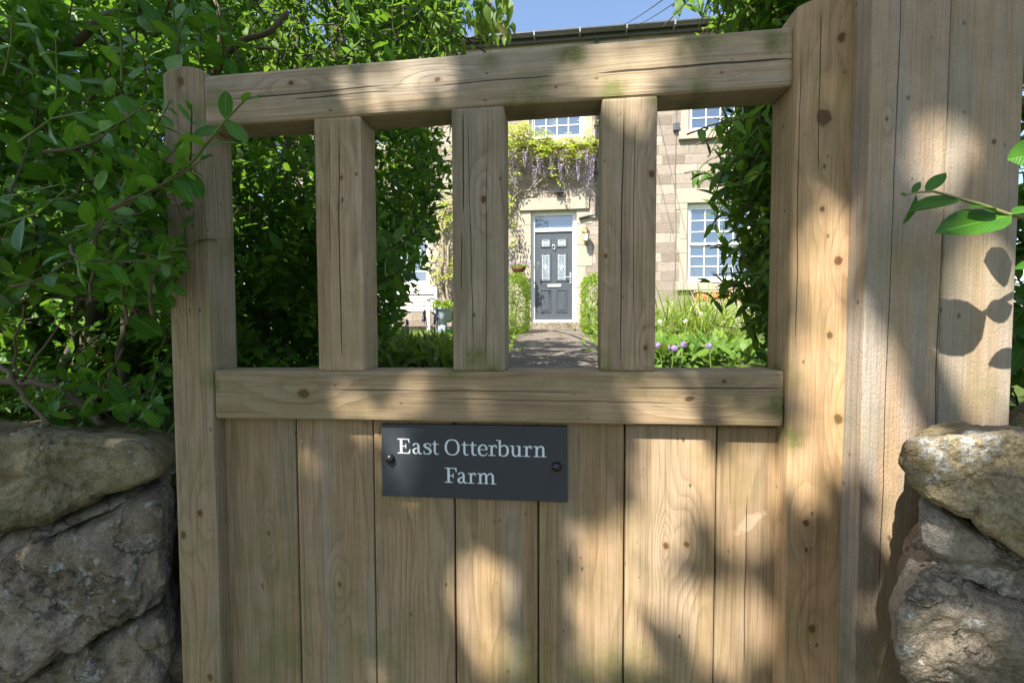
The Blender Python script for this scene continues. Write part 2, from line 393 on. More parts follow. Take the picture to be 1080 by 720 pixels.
BAL = [(-.398, -.317, 1.2762, .0, (.39,.31,.21), (.22,.155,.095), .35, [(1.28,1.68,gx(-.357),.004,.0012),(1.45,1.685,gx(-.372),.0,.0006)], [], [(gx(-.352),1.59,.020)]),
       (-.169, -.085, 1.278, -.001, (.345,.295,.225), (.20,.155,.105), .85, [(1.52,1.69,gx(-.150),.0,.0012),(1.40,1.50,gx(-.155),.02,.0009),(1.28,1.62,gx(-.115),.006,.0007),(1.3,1.69,gx(-.135),-.02,.0007)], [(gx(-.12),1.285,.045,.8),(gx(-.14),1.30,.03,.5)], [(gx(-.118),1.547,.022)]),
       (.063, .145, 1.280, .0, (.37,.295,.205), (.22,.15,.095), .5, [(1.28,1.69,gx(.093),.006,.0011),(1.35,1.66,gx(.112),.0,.0006)], [(gx(.138),1.685,.016,1.0),(gx(.066),1.29,.03,.5)], [(gx(.137),1.575,.024),(gx(.070),1.455,.022),(gx(.130),1.315,.018)])]
for i, (a, b, zb, y0, li, dk, gr, cr, sp, kn) in enumerate(BAL):
    m = wood('baluster wood %d' % i, 'z', li, dk, gr, cracks=cr, spots=sp, seed=.2+.27*i, knotlist=kn)
    zt = 1.7675 - .083 + .008*(a+.592)/.926
    obj('baluster', Geo().box(a, b, y0, .054, zb-.0008, zt+.0005), m, gate, bevel=.0045, seg=2)
# boards: tongue and groove, each with its own island of grain
edges = [-.593, -.455, -.3145, -.174, -.034, .104, .244, .3345]
g = Geo()
for i in range(7):
    a, b = edges[i], edges[i+1]
    g.box(a+.0012, b-.0012, .021 + .0012*math.sin(i*2.3), .042, GZ+.01, 1.1925)
W_bd = wood('board wood', 'z', (.33,.245,.15), (.195,.13,.07), .6, seed=.05, ring=.0045,
            spots=[(gx(-.28),.78,.10,.35),(gx(.0),.76,.14,.35),(gx(-.5),.80,.2,.25),(gx(.15),.75,.12,.35)], cracks=[(.80,1.10,gx(.29),.0,.0007)],
            knotlist=[(gx(-.253),1.098,.034),(gx(.20),1.003,.032),(gx(.168),1.0,.022),(gx(-.51),.985,.018),(gx(-.38),.90,.024)], scars=[(gx(.292),1.040,.030,.010,.75),(gx(-.415),1.135,.008,.005,-.8),(gx(-.445),1.15,.004,.0025,1.4)])
obj('board_panel', g, W_bd, gate, bevel=.0035, seg=2)
W_dark = wood('back ledge wood', 'z', (.22,.16,.10), (.13,.09,.05), .3)
g = Geo(); g.box(-.588, .331, .043, .056, .62, .70); g.box(-.588, .331, .043, .056, .12, .20)
obj('back_ledge', g, W_dark, gate, bevel=.002)
iron = plain('black iron', (.02,.02,.022), .5, .5)
g = Geo()
for z in (.62, 1.16): g.box(.06, .40, .0615, .066, z, z+.045)
obj('hinge_strap', g, iron, gate, bevel=.001)

# ================================================================== NAME SIGN
sign = thing('name_sign', 'dark slate grey name sign lettered East Otterburn Farm, screwed to the gate boards', 'sign', (-.141, .015, 1.127))
k = NT('slate grey'); co = k.obj()
nz = k.noise(co, 30, 5, .7); sc = k.noise(k.scale(co, (4, 4, 60)), 9, 3)
scol = k.mix(nz, (.030,.036,.045), (.040,.047,.057))
dust = k.rng(k.noise(co, 240, 2), .68, .76)
scol = k.mix(k.math('MULTIPLY', dust, .35), scol, (.16,.16,.15))
M_slate = k.done(k.bsdf(scol, k.rng(nz, .3, .7, .36, .5), k.bump(nz, .1, .001), .5))
obj('plate', Geo().prism([(-.296, 1.0645), (.0135, 1.0665), (.0125, 1.1885), (-.2955, 1.186)], .011, .0195), M_slate, sign, bevel=.0009)

def ribbon(pts, widths, n=7):
    """smooth brush stroke through pts; returns left and right outlines"""
    p = [np.array(q, float) for q in pts]; W = list(widths); out = []; ow = []
    for i in range(len(p)-1):
        p0, p1, p2, p3 = p[max(i-1,0)], p[i], p[i+1], p[min(i+2, len(p)-1)]
        for j in range(n):
            t = j/n
            out.append(.5*((2*p1) + (p2-p0)*t + (2*p0-5*p1+4*p2-p3)*t*t + (3*p1-p0-3*p2+p3)*t**3)); ow.append(W[i]*(1-t)+W[i+1]*t)
    out.append(p[-1]); ow.append(W[-1])
    L = []; Rr = []
    for i, q in enumerate(out):
        d = out[min(i+1, len(out)-1)] - out[max(i-1, 0)]; d = d/(np.linalg.norm(d)+1e-9); nn = np.array([-d[1], d[0]])
        L.append(q + nn*ow[i]/2); Rr.append(q - nn*ow[i]/2)
    return L, Rr
RECT = lambda x0, x1, y0, y1: ('R', [(x0,y0),(x1,y0),(x1,y1),(x0,y1)])
POLY = lambda *p: ('R', list(p))
STR = lambda *p: ('S', p)
GL = {
 'E': [RECT(20,36,0,100), RECT(4,80,0,6.5), RECT(4,78,93.5,100), POLY((80,0),(86,0),(90,29),(84,29),(76,6.5)), POLY((72,93.5),(80,72),(85,72),(82,100),(76,100)), RECT(36,58,47,53), RECT(56.5,62,35,66)],
 'F': [RECT(20,36,0,100), RECT(4,54,0,6), RECT(4,74,93.5,100), POLY((68,93.5),(75,71),(80,71),(78,100),(72,100)), RECT(36,56,44,50), RECT(54.5,60,32,63)],
 'a': [STR((11,55,12),(12,62,10),(23,69.5,6.5),(35,68,9),(42,57,14),(43,40,14),(43,20,14),(46,8,12),(54,2.5,9),(66,4,4.5)), STR((43,43,5),(28,38,8),(14,30,12),(9.5,18,14),(15,6,12),(25,2.5,8),(35,7,6),(43,17,5))],
 's': [STR((46,52,5),(44,63,6),(34,70,6.5),(22,70,7),(11,63,12),(11,53,14),(22,44,15),(38,35,15),(46,25,14),(45,12,13),(36,3,9),(22,1,7),(10,5,6),(7,20,5)), RECT(43.5,49,50,70), RECT(4,9.5,1,22)],
 't': [STR((20,90,7),(20,70,14),(20,40,14),(20,18,14),(25,5,11),(34,1.5,8),(47,6,4)), RECT(0,46,65,71)],
 'O': [STR((48,100.5,6.5),(24,93,10),(9.5,70,14.5),(7.5,50,15),(9.5,28,14.5),(24,7,10),(48,-.5,6.5),(72,7,10),(86.5,28,14.5),(88.5,50,15),(86.5,70,14.5),(72,93,10),(48,100.5,6.5))],
 'e': [RECT(9,57,37,42), STR((54.5,37,12),(54,52,12),(46,66,9),(33,70.5,6.5),(18,65,10),(8.5,50,14),(7.5,34,14.5),(12,14,13.5),(24,3,10),(38,1,7.5),(50,6,6),(60,17,4))],
 'r': [RECT(14,28,0,68), RECT(1,44,0,5.5), RECT(0,20,63,69), STR((26,50,5),(32,63,7),(41,69,9),(49,63,12),(48,57,13),(46,56,9))],
 'b': [RECT(13,27,1,105), RECT(-3,20,99,105), STR((26,57,5),(38,68,8),(52,69.5,9),(66,58,14),(70,36,15.5),(66,15,14),(52,2,8.5),(38,.5,6.5),(25,7,5))],
 'u': [STR((20,70,14),(20,40,14),(20,22,14),(25,8,12),(37,1.5,9),(49,5,7),(57,16,5)), RECT(54,68,0,71), RECT(0,20,65,71), RECT(42,60,65,71), RECT(60,79,0,5.5)],
 'n': [RECT(13,27,0,69), RECT(0,19,64,70), RECT(0,40,0,5.5), STR((26,53,5),(36,66,8),(48,69,10),(58,60,13),(60,46,14),(60,2,14)), RECT(46,79,0,5.5)],
 'm': [RECT(12,26,0,69), RECT(0,18,64,70), RECT(0,37,0,5.5), STR((25,53,5),(34,66,8),(44,69,10),(54,60,13),(56,46,14),(56,2,14)), RECT(43,70,0,5.5), STR((63,53,5),(73,66,8),(84,69,10),(95,60,13),(98,46,14),(98,2,14)), RECT(85,119,0,5.5)],
}
g = Geo(); lay = [0]
def glyph(ch, u0, width_mm, zb, xs=None):
    x_lo = min(min(q[0] for q in (s[1])) for s in GL[ch]); x_hi = max(max(q[0] for q in s[1]) for s in GL[ch])
    x_lo, x_hi = {'O': (0, 96), 'a': (2, 66), 's': (4, 54), 'e': (0, 60), 'r': (0, 55), 'b': (-3, 78), 't': (0, 48)}.get(ch, (x_lo, x_hi))
    sx = width_mm/(x_hi-x_lo)/1000; sz = 25.0/100/1000
    for typ, pts in GL[ch]:
        lay[0] += 1; y = .0106 - .00002*(lay[0] % 14)
        f = lambda q: (u0 + (q[0]-x_lo)*sx, zb + q[1]*sz)
        if typ == 'R': polys = [[f(q) for q in pts]]; g.add([(x, y, z) for x, z in polys[0]], [tuple(range(len(pts)))])
        else:
            L, Rt = ribbon([q[:2] for q in pts], [q[2] for q in pts])
            n = len(L); vs = [(*f(q),) for q in L] + [(*f(q),) for q in Rt]
            g.add([(x, y, z) for x, z in vs], [(i, i+n, i+n+1, i+1) for i in range(n-1)])
X0s = -.2957
def su(zx): return X0s + (412 + zx/12 - 402)*.3085/197
for ch, a, b in [('E',97,266),('a',290,418),('s',438,545),('t',545,640),('O',712,903),('t',925,1020),('t',1027,1126),('e',1134,1256),('r',1268,1378),('b',1368,1527),('u',1536,1691),('r',1704,1812),('n',1830,1989)]:
    glyph(ch, su(a), (b-a)/12*.3085/197*1000, 1.1375 + .0012*(a/2000))
for ch, a, b in [('F',710,865),('a',872,998),('r',1006,1110),('m',1127,1366)]:
    glyph(ch, su(a), (b-a)/12*.3085/197*1000, 1.0915)
obj('lettering', g, plain('lettering paint', (.70,.76,.80), .5, .4, var=.05), sign)
cap = plain('screw cap', (.008,.008,.01), .32, .6)
for x, z in ((-.2805, 1.1285), (-.004, 1.124)):
    obj('screw_cap', Geo().lathe([(.0078,0),(.0078,.0025),(.0068,.0052),(.0042,.0072),(0,.008)], (x, .0108, z), 20, 'y'), cap, sign, smooth=True)

# ================================================================== SAWN POSTS BESIDE THE GATE
W_p1 = wood('sawn post wood', 'z', (.37,.285,.19), (.27,.19,.11), .9, (.30,.285,.25), rough_sawn=True, seed=.33, knots=False, ring=.012,
            cracks=[(1.15,1.5,.0455,.0,.0008),(.9,1.9,-.018,.006,.0006)], spots=[(-.03,1.2,.05,.4),(-.02,.85,.12,.5)], knotlist=[(-.025,1.62,.01)])
W_p2 = wood('sawn board wood', 'z', (.36,.285,.19), (.27,.20,.12), .75, (.31,.285,.23), rough_sawn=True, seed=.71, knots=False, ring=.014, spots=[(.0,1.25,.05,.35)], knotlist=[(.012,1.585,.015)])
tp = thing('timber_post', 'wide rough-sawn grey timber post right beside the gate', 'post', (.4535, 0, 0))
obj('post_body', Geo().box(.4075, .5005, -.043, .055, -.2, 2.02), W_p1, tp, bevel=.002)
fp = thing('fence_board', 'rough-sawn brown timber board between the post and the shrub at the right edge', 'board', (.5465, 0, 0))
obj('board_body', Geo().box(.503, .590, -.040, .0, -.2, 2.0), W_p2, fp, bevel=.0025)

# ================================================================== STONE WALLS
def stone(name, px, Y, depth, mat, parent, amp=.012, seed=0, pw=4.0, world=None, nu=190, nv=96, shear=0.0, zshear=0.0):
    """weathered block: the outline gives its face, the depth its thickness; noise roughens every side"""
    pts = np.array(world) if world is not None else np.array([P(x, y, Y)[[0, 2]] for x, y in px])
    c = pts.mean(0); rel = pts - c
    th = np.arctan2(rel[:,1], rel[:,0]); r = np.hypot(rel[:,0], rel[:,1]); o = np.argsort(th); th, r = th[o], r[o]
    # outline radius by ray casting on the closed polygon
    poly = rel
    def rad(a):
        d = np.array([math.cos(a), math.sin(a)]); best = 0
        for i in range(len(poly)):
            p, q = poly[i], poly[(i+1) % len(poly)]; e = q-p
            den = d[0]*e[1]-d[1]*e[0]
            if abs(den) < 1e-12: continue
            t = (p[0]*e[1]-p[1]*e[0])/den; s = (p[0]*d[1]-p[1]*d[0])/den
            if t > 0 and -1e-6 <= s <= 1+1e-6: best = max(best, t)
        return best
    RA = np.array([rad(2*math.pi*k/nu) for k in range(nu)])
    RA = .6*RA + .2*np.roll(RA, 1) + .2*np.roll(RA, -1)
    vs = []; fs = []
    sv = Vector((seed*3.1, seed*1.7, seed*.9))
    nf = int(nv*.62); nb = nv-nf
    prof = [(t, -(1-t**pw)**(1/pw)) for t in np.sin(np.linspace(0, math.pi/2, nf+1))] + [((1-t**pw)**(1/pw), t) for t in np.linspace(0, 1, nb+1)[1:]]
    for sc, dy in prof:
        # spread the rings over the flat front
        for k_ in range(nu):
            a = 2*math.pi*k_/nu
            p = Vector((c[0] + RA[k_]*sc*math.cos(a), Y + depth/2 + dy*depth/2, c[1] + RA[k_]*sc*math.sin(a)))
            n1 = noise.fractal(p*8 + sv, .95, 2.1, 6) * amp*1.6
            n2 = (abs(noise.noise(p*15 + sv*2)) - .25) * amp*1.3 - max(0, .10-abs(noise.noise(Vector((p.x*5, p.y*5, p.z*9)) + sv*3)))*amp*5
            n3 = noise.fractal(p*60 + sv, .8, 2.1, 4) * amp*.34
            dirn = Vector((sc*math.cos(a)*.75, dy, sc*math.sin(a)*.75)); dirn.normalize()
            q = p + dirn*(n1 + n2 + n3)
            q.x += shear*(max(0.0, q.y - Y) if pw > 0 else 0); q.z += zshear*max(0.0, q.y - Y)
            vs.append(q[:])
    for j in range(nv):
        for k_ in range(nu):
            fs.append((j*nu+k_, j*nu+(k_+1) % nu, (j+1)*nu+(k_+1) % nu, (j+1)*nu+k_))
    g = Geo(); g.v = vs; g.f = fs
    return obj(name, g, mat, parent, smooth=True)
R_cope = rock('cope stone mossy', (.27,.225,.13), (.39,.33,.205), .55, .2, 1.3, .25)
R_a = rock('wall stone lichened', (.25,.205,.15), (.40,.345,.27), .36, .85, 4.1, .5, splash=[tuple(P(x, y, .015)[[0,2]])+(r,) for x, y, r in ((90,606,.016),(70,632,.009),(128,582,.006),(150,616,.004),(58,600,.010),(45,650,.008),(110,640,.006))], org=(-1.6,0))
R_b = rock('wall stone brown', (.25,.205,.15), (.385,.325,.24), .34, .75, 7.7, .45)
R_c = rock('cope stone ochre', (.34,.27,.15), (.45,.37,.225), .35, .15, 2.2, .2, splash=[tuple(P(x, y, -.245)[[0,2]])+(r,) for x, y, r in ((990,470,.013),(997,488,.009),(1030,472,.012),(1052,474,.010),(990,505,.005))], org=(1.4,0))
R_d = rock('wall stone pale lichen', (.25,.21,.165), (.38,.335,.275), .3, .9, 9.4, .55)
wl = thing('stone_wall', 'low dry stone wall of lichened blocks left of the gate', 'wall', (-1.6, .2, 0))
wr = thing('stone_wall', 'low dry stone wall right of the gate, with a white-splashed ochre coping stone', 'wall', (1.4, -.1, 0))
YL = .02
stone('cope_stone', [(-160,440),(-60,448),(0,454),(60,457),(120,459),(150,463),(168,474),(178,490),(174,503),(150,514),(110,528),(60,548),(0,565),(-80,585),(-160,590)], YL-.015, .42, R_cope, wl, .011, 1, 10, shear=-.85, zshear=-.24)
stone('wall_stone', [(-40,590),(0,566),(60,549),(100,533),(140,521),(158,520),(150,532),(110,545),(50,575),(0,597),(-40,610)], YL+.02, .30, R_d, wl, .006, 2, 3.0, shear=-.85)
stone('wall_stone', [(-160,700),(-80,640),(0,592),(40,576),(100,551),(150,532),(166,534),(173,546),(178,580),(178,625),(170,650),(120,672),(60,700),(0,740),(-100,790)], YL-.005, .38, R_a, wl, .013, 3, 9, shear=-.85)
stone('wall_stone', [(20,735),(60,706),(120,679),(168,655),(176,672),(179,720),(178,800),(120,850),(40,850),(0,800)], YL+.0, .36, R_b, wl, .012, 4, 8, shear=-.85)
stone('wall_stone', [(-200,800),(-120,740),(-20,742),(15,735),(-5,800),(30,860),(-60,900),(-200,900)], YL+.0, .36, R_d, wl, .010, 5, 5, shear=-.85)
YR = -.225
cope_r = stone('cope_stone', [(947,490),(952,472),(966,461),(985,455),(1040,452),(1150,446),(1250,450),(1250,700),(1150,632),(1080,590),(1040,562),(1000,537),(972,525),(956,512)], YR-.02, .19, R_c, wr, .010, 6, 14, shear=.78, zshear=-.23)
stone('wall_stone', [(971,535),(985,534),(1000,541),(1040,566),(1085,597),(1150,640),(1200,680),(1200,720),(1150,690),(1080,650),(1030,628),(990,604),(976,590),(973,560)], YR+.012, .15, R_d, wr, .012, 7, 6, shear=.78)
stone('wall_stone', [(984,604),(1000,607),(1030,631),(1080,654),(1150,693),(1200,730),(1200,860),(1100,900),(960,860),(952,760),(950,715),(947,665),(955,632),(970,612)], YR-.008, .17, R_b, wr, .012, 8, 8, shear=.78)
# the rest of both walls, running on past the frame down to the ground
def course(parent, x0, x1, z0, z1, Y, depth, n, mats, sd):
    r = random.Random(sd); xs = [x0 + (x1-x0)*(i + (r.uniform(-.25,.25) if 0 < i < n else 0))/n for i in range(n+1)]
    for i in range(n):
        a, b = xs[i]+.008, xs[i+1]-.008; j = lambda: r.uniform(-.018,.018); m = (a+b)/2
        poly = [(a+j()*.6, z0+.02), (m, z0+.006+j()*.3), (b+j()*.6, z0+.02), (b+.006, (z0+z1)/2+j()), (b-.01, z1-.02+j()*.3), (m, z1-.005+j()*.5), (a+.015, z1-.02+j()*.3), (a-.005, (z0+z1)/2+j())]
        stone('wall_stone', None, Y+r.uniform(-.01,.02), depth, r.choice(mats), parent, .010, sd*10+i, 5, world=poly, nu=64, nv=34)
for i, (z0, z1, n) in enumerate([(0,.26,3),(.25,.5,3),(.48,.74,3)]): course(wl, -1.75, -.685, z0-.02, z1, YL+.02, .36, n, [R_a,R_b,R_d], 20+i)
for i, (z0, z1, n) in enumerate([(0,.3,4),(.29,.62,4),(.6,.95,4)]): course(wl, -3.4, -1.75, z0-.02, z1, YL+.02, .36, n, [R_a,R_b,R_d], 30+i)
course(wl, -1.52, -1.05, .66, 1.0, YL+.03, .34, 1, [R_b], 40); course(wr, .52, 1.0, .78, 1.05, YR+.05, .30, 1, [R_a], 42); course(wr, .62, .80, 1.0, 1.2, YR+.06, .26, 1, [R_cope], 43); course(wl, -3.4, -1.38, .90, 1.07, YL, .36, 3, [R_cope], 41)
for i, (z0, z1, n) in enumerate([(0,.28,2),(.27,.55,2),(.53,.84,2)]): course(wr, .40, 1.05, z0-.02, z1, YR+.02, .17, n, [R_a,R_b,R_d], 50+i)
for i, (z0, z1, n) in enumerate([(0,.33,4),(.31,.62,4),(.6,.98,4)]): course(wr, .95, 3.2, z0-.02, z1, YR+.02, .4, n, [R_a,R_b,R_d], 60+i)
course(wr, .72, 3.2, .94, 1.25, YR, .42, 4, [R_c,R_cope], 70)
# ================================================================== GROUND
def hgt(x, y):
    gz = 1.0 + .03*min(max(y, 0), 9.2)
    inner = abs(x + .10) < .56
    if inner:
        if y < .15: return 0.0
        t = min(1, (y-.15)/1.75); t = math.ceil(t*6 - 1e-6)/6 if t < 1 else 1
        return gz*t
    if y < (.16 if x < -.66 else .06): return 0.0
    return gz
gxs = sorted(set([-150,-90,-50,-30,-18,-12,-9,-7,-5.5,-4.4,-3.6,-3,-2.5,-2.1,-1.8,-1.5,-1.3,-1.1,-.95,-.8,-.7,-.661,-.659,-.5,-.3,-.1,.1,.3,.459,.461,.6,.75,.9,1.1,1.3,1.6,1.9,2.3,2.8,3.4,4,5,6,8,11,16,28,50,90,150]))
gys = [-150,-80,-40,-20,-12,-8,-6,-4.5,-3.5,-2.5,-1.8,-1.2,-.7,-.3,0,.059,.061,.149,.159,.161,.44,.45,.73,.74,1.02,1.03,1.32,1.33,1.61,1.62,1.9,1.91,2.3,2.8,3.4,4,4.7,5.5,6.5,7.5,8.4,9.2,12,20,40,80,150]
g = Geo(); nx = len(gxs)
for y in gys:
    for x in gxs:
        z = hgt(x, y)
        if y > 2.0 and y < 8.4: z += .012*noise.noise(Vector((x*1.7, y*1.7, 0)))
        g.v.append((x, y, z))
for j in range(len(gys)-1):
    for i in range(nx-1): g.f.append((j*nx+i, j*nx+i+1, (j+1)*nx+i+1, (j+1)*nx+i))
k = NT('garden ground'); co = k.obj()
n1 = k.noise(co, 2.3, 5, .6); n2 = k.noise(co, 40, 4, .7); n3 = k.noise(co, 260, 3, .7)
gcol = k.mix(n2, (.045,.085,.012), (.115,.165,.03)); gcol = k.mix(k.math('MULTIPLY', n3, .6), gcol, (.14,.17,.05))
gcol = k.mix(k.rng(n1, .52, .66), gcol, k.mix(n2, (.055,.04,.025), (.11,.085,.055)))
M_ground = k.done(k.bsdf(gcol, .95, k.bump(k.math('ADD', n2, n3), .8, .02), .15))
kind(obj('garden_ground', g, M_ground), 'structure')
k = NT('lane surface'); co = k.obj()
a1 = k.noise(co, 3, 5, .6); a2 = k.noise(co, 180, 3, .8)
M_lane = k.done(k.bsdf(k.mix(a2, k.mix(a1, (.06,.057,.052), (.10,.095,.085)), (.17,.16,.145)), .9, k.bump(a2, .5, .006), .2))
g = Geo(); g.add([(-60,-5.2,.004),(60,-5.2,.004),(60,-.75,.004),(-60,-.75,.004)], [(0,1,2,3)])
kind(obj('lane', g, M_lane), 'structure')
# path of worn tarmac and grit
k = NT('path surface'); co = k.obj()
a1 = k.noise(co, 4, 6, .65); a2 = k.noise(co, 140, 4, .8); a3 = k.noise(co, 16, 5, .7)
pc = k.mix(k.rng(a1, .35, .65), (.085,.07,.055), (.16,.135,.108)); pc = k.mix(k.math('MULTIPLY', k.rng(a3, .52, .7), .5), pc, (.075,.06,.042)); pc = k.mix(k.math('MULTIPLY', a2, .45), pc, (.24,.21,.175))
pc = k.mix(k.math('MULTIPLY', k.rng(k.noise(co, 9, 4, .7), .6, .72), .5), pc, (.10,.12,.04))
M_path = k.done(k.bsdf(pc, .92, k.bump(k.math('ADD', a2, a3), .7, .012), .2))
g = Geo(); r = random.Random(3); n = 60
for i in range(n+1):
    y = 1.92 + (8.32-1.92)*i/n
    l = -.62 + .05*noise.noise(Vector((0, y*2.1, 3))); rr = .40 + .05*noise.noise(Vector((5, y*2.1, 3)))
    for t in (0, .25, .5, .75, 1):
        x = l + (rr-l)*t; g.v.append((x, y, hgt(x, y) + .016 + .006*math.sin(math.pi*t) + .004*noise.noise(Vector((x*6, y*6, 0)))))
for i in range(n):
    for t in range(4): b = i*5+t; g.f.append((b, b+1, b+6, b+5))
kind(obj('path', g, M_path), 'structure')
r = random.Random(5)
M_step = rock('step stone', (.24,.2,.15), (.36,.31,.24), .15, .3, 3)
ds = thing('door_step', 'broad pale stone step in front of the dark front door', 'step', (-.13, 8.5, 1.25))
obj('step_slab', Geo().box(-.74, .48, 8.34, 8.93, 1.2, 1.405), M_step, ds, bevel=.012)

# ================================================================== HOUSE
HY = 8.83
house = thing('stone_house', 'two-storey pale stone farmhouse with white sash windows and dark gutter', 'house', (-.13, HY, 1.25))
k = NT('house stone'); co = k.obj()
s3 = k.n('SeparateXYZ', {0: co})
wx = k.math('ADD', s3.outputs[0], k.math('MULTIPLY', k.math('SUBTRACT', k.noise(co, 3.1, 3), .5), .055))
wz = k.math('ADD', s3.outputs[2], k.math('MULTIPLY', k.math('SUBTRACT', k.noise(k.vmath('ADD', co, (7,3,1)), 2.7, 3), .5), .050))
v2 = k.n('CombineXYZ', {0: wx, 1: wz, 2: 0.0}).outputs[0]
def bricks(wid, row, off):
    return k.n('TexBrick', {'Vector': v2, 'Color1': (0,0,0), 'Color2': (1,1,1), 'Mortar': (.5,.5,.5), 'Scale': 1.0, 'Mortar Size': .009, 'Mortar Smooth': .35, 'Bias': 0.0, 'Brick Width': wid, 'Row Height': row}, offset=off, squash=1.35, squash_frequency=3)
b1 = bricks(.46, .205, .43)
tone = k.n('SeparateColor', {0: b1.outputs['Color']}).outputs[0]
base_c = k.mix(tone, (.19,.152,.122), (.385,.325,.272))
nA = k.noise(co, 6, 5, .65); nB = k.noise(co, 34, 5, .7); nC = k.noise(co, 1.1, 3)
base_c = k.mix(k.math('MULTIPLY', k.rng(nA, .45, .7), .5), base_c, (.21,.175,.135))
base_c = k.mix(k.math('MULTIPLY', k.rng(nB, .5, .72), .4), base_c, (.41,.375,.32))
base_c = k.mix(k.math('MULTIPLY', k.rng(nC, .5, .7), .3), base_c, (.32,.26,.21))
base_c = k.mix(k.math('MULTIPLY', b1.outputs['Fac'], .85), base_c, k.mix(nB, (.21,.18,.15), (.31,.275,.235)))
hh = k.math('ADD', k.math('MULTIPLY', b1.outputs['Fac'], -1.3), k.math('ADD', k.math('MULTIPLY', nB, .6), k.math('MULTIPLY', nA, .5)))
M_wall = k.done(k.bsdf(base_c, .93, k.bump(hh, .8, .035), .15))
k = NT('dressed stone'); co = k.obj(); nA = k.noise(co, 5, 5, .65); nB = k.noise(co, 50, 4, .7)
dc = k.mix(nA, (.30,.26,.205), (.395,.35,.285)); dc = k.mix(k.math('MULTIPLY', k.rng(nB, .5, .72), .35), dc, (.30,.25,.18))
M_dress = k.done(k.bsdf(dc, .9, k.bump(nB, .5, .008), .15))
white = plain('white joinery', (.70,.70,.69), .35, .5, var=.04)
dark_gutter = plain('dark gutter', (.075,.075,.08), .35, .5)
def glassmat(name, c, rough=.03):
    k = NT(name); co = k.obj()
    wv = k.bump(k.noise(co, 4.5, 2), .05, .05)
    return k.done(k.n('BsdfPrincipled', {'Base Color': c, 'Roughness': rough, 'Specular IOR Level': 1.0, 'IOR': 1.9, 'Normal': wv}))
M_pane = glassmat('window glass', (.035,.06,.10))
DOOR = (-.63, .37, 1.405, 3.86)
WL = {'lower_right': (2.69, 4.07, 2.25, 3.92), 'upper_right': (2.69, 4.07, 5.40, 7.02), 'upper_mid': (-.66, .55, 5.40, 7.02), 'lower_left': (-4.33, -2.95, 2.25, 3.92), 'upper_left': (-4.33, -2.95, 5.40, 7.02)}
opens = [DOOR] + list(WL.values())
us = sorted(set([-6.5, 6.4] + [v for o in opens for v in o[:2]])); zs = sorted(set([1.0, 7.55] + [v for o in opens for v in o[2:]]))
g = Geo()
for i in range(len(us)-1):
    for j in range(len(zs)-1):
        cx, cz = (us[i]+us[i+1])/2, (zs[j]+zs[j+1])/2
        if any(o[0] < cx < o[1] and o[2] < cz < o[3] for o in opens): continue
        x0, x1, z0, z1 = us[i], us[i+1], zs[j], zs[j+1]
        g.add([(x0,HY,z0),(x1,HY,z0),(x1,HY,z1),(x0,HY,z1)], [(0,1,2,3)])
for x0, x1, z0, z1 in opens:                                         # reveals
    yb = HY+.30
    g.add([(x0,HY,z0),(x0,HY,z1),(x0,yb,z1),(x0,yb,z0)], [(0,1,2,3)]); g.add([(x1,HY,z0),(x1,yb,z0),(x1,yb,z1),(x1,HY,z1)], [(0,1,2,3)])
    g.add([(x0,HY,z1),(x1,HY,z1),(x1,yb,z1),(x0,yb,z1)], [(0,1,2,3)]); g.add([(x0,HY,z0),(x0,yb,z0),(x1,yb,z0),(x1,HY,z0)], [(0,1,2,3)])
D2 = HY+6.6; RZ = 7.55+1.75; rm = (HY+D2)/2
for x in (-6.5, 6.4): g.add([(x,HY,1.0),(x,D2,1.0),(x,D2,7.55),(x,rm,RZ-.1),(x,HY,7.55)], [(0,1,2,3,4)])
g.add([(-6.5,D2,1.0),(6.4,D2,1.0),(6.4,D2,7.55),(-6.5,D2,7.55)], [(3,2,1,0)])
obj('wall', g, M_wall, house)
k = NT('roof slate'); co = k.obj(); s3 = k.n('SeparateXYZ', {0: co})
bt = k.n('TexBrick', {'Vector': k.n('CombineXYZ', {0: s3.outputs[0], 1: s3.outputs[1], 2: 0.0}).outputs[0], 'Color1': (.05,.055,.065), 'Color2': (.10,.10,.11), 'Mortar': (.02,.02,.02), 'Scale': 1.0, 'Mortar Size': .006, 'Brick Width': .3, 'Row Height': .22})
M_roof = k.done(k.bsdf(bt.outputs[0], .6, k.bump(bt.outputs['Fac'], -.5, .01)))
g = Geo()
g.add([(-6.7,HY-.16,7.50),(6.6,HY-.16,7.50),(6.6,rm,RZ),(-6.7,rm,RZ)], [(0,1,2,3)]); g.add([(-6.7,D2+.2,7.48),(6.6,D2+.2,7.48),(6.6,rm,RZ),(-6.7,rm,RZ)], [(3,2,1,0)])
roof = obj('roof', g, M_roof, house)
for x in (-5.9, 5.8):
    g = Geo().box(x-.35, x+.35, rm-.3, rm+.3, RZ-.3, RZ+1.0); g.box(x-.4, x+.4, rm-.35, rm+.35, RZ+1.002, RZ+1.12)
    obj('chimney', g, M_dress, roof, bevel=.01)
g = Geo(); n = 9; ring = [(.066*math.cos(math.pi + math.pi*i/n), .066*math.sin(math.pi + math.pi*i/n)) for i in range(n+1)]
for x in (-6.6, 6.5):
    for a, b in ring: g.v.append((x, HY-.17+a, 7.545+b))
for i in range(n): g.f.append((i, i+1, i+n+2, i+n+1))
g.box(-6.6, 6.5, HY-.243, HY-.234, 7.530, 7.556)
g.box(-6.6, 6.5, HY-.085, HY-.06, 7.42, 7.535)
gut = obj('gutter', g, dark_gutter, house)
g = Geo()
for i in range(14):
    x = -6.3 + i*.96
    g.box(x-.016, x+.016, HY-.246, HY-.06, 7.462, 7.474); g.box(x-.016, x+.016, HY-.252, HY-.246, 7.462, 7.556)
obj('gutter_bracket', g, plain('pale bracket', (.2,.2,.2), .4), gut)

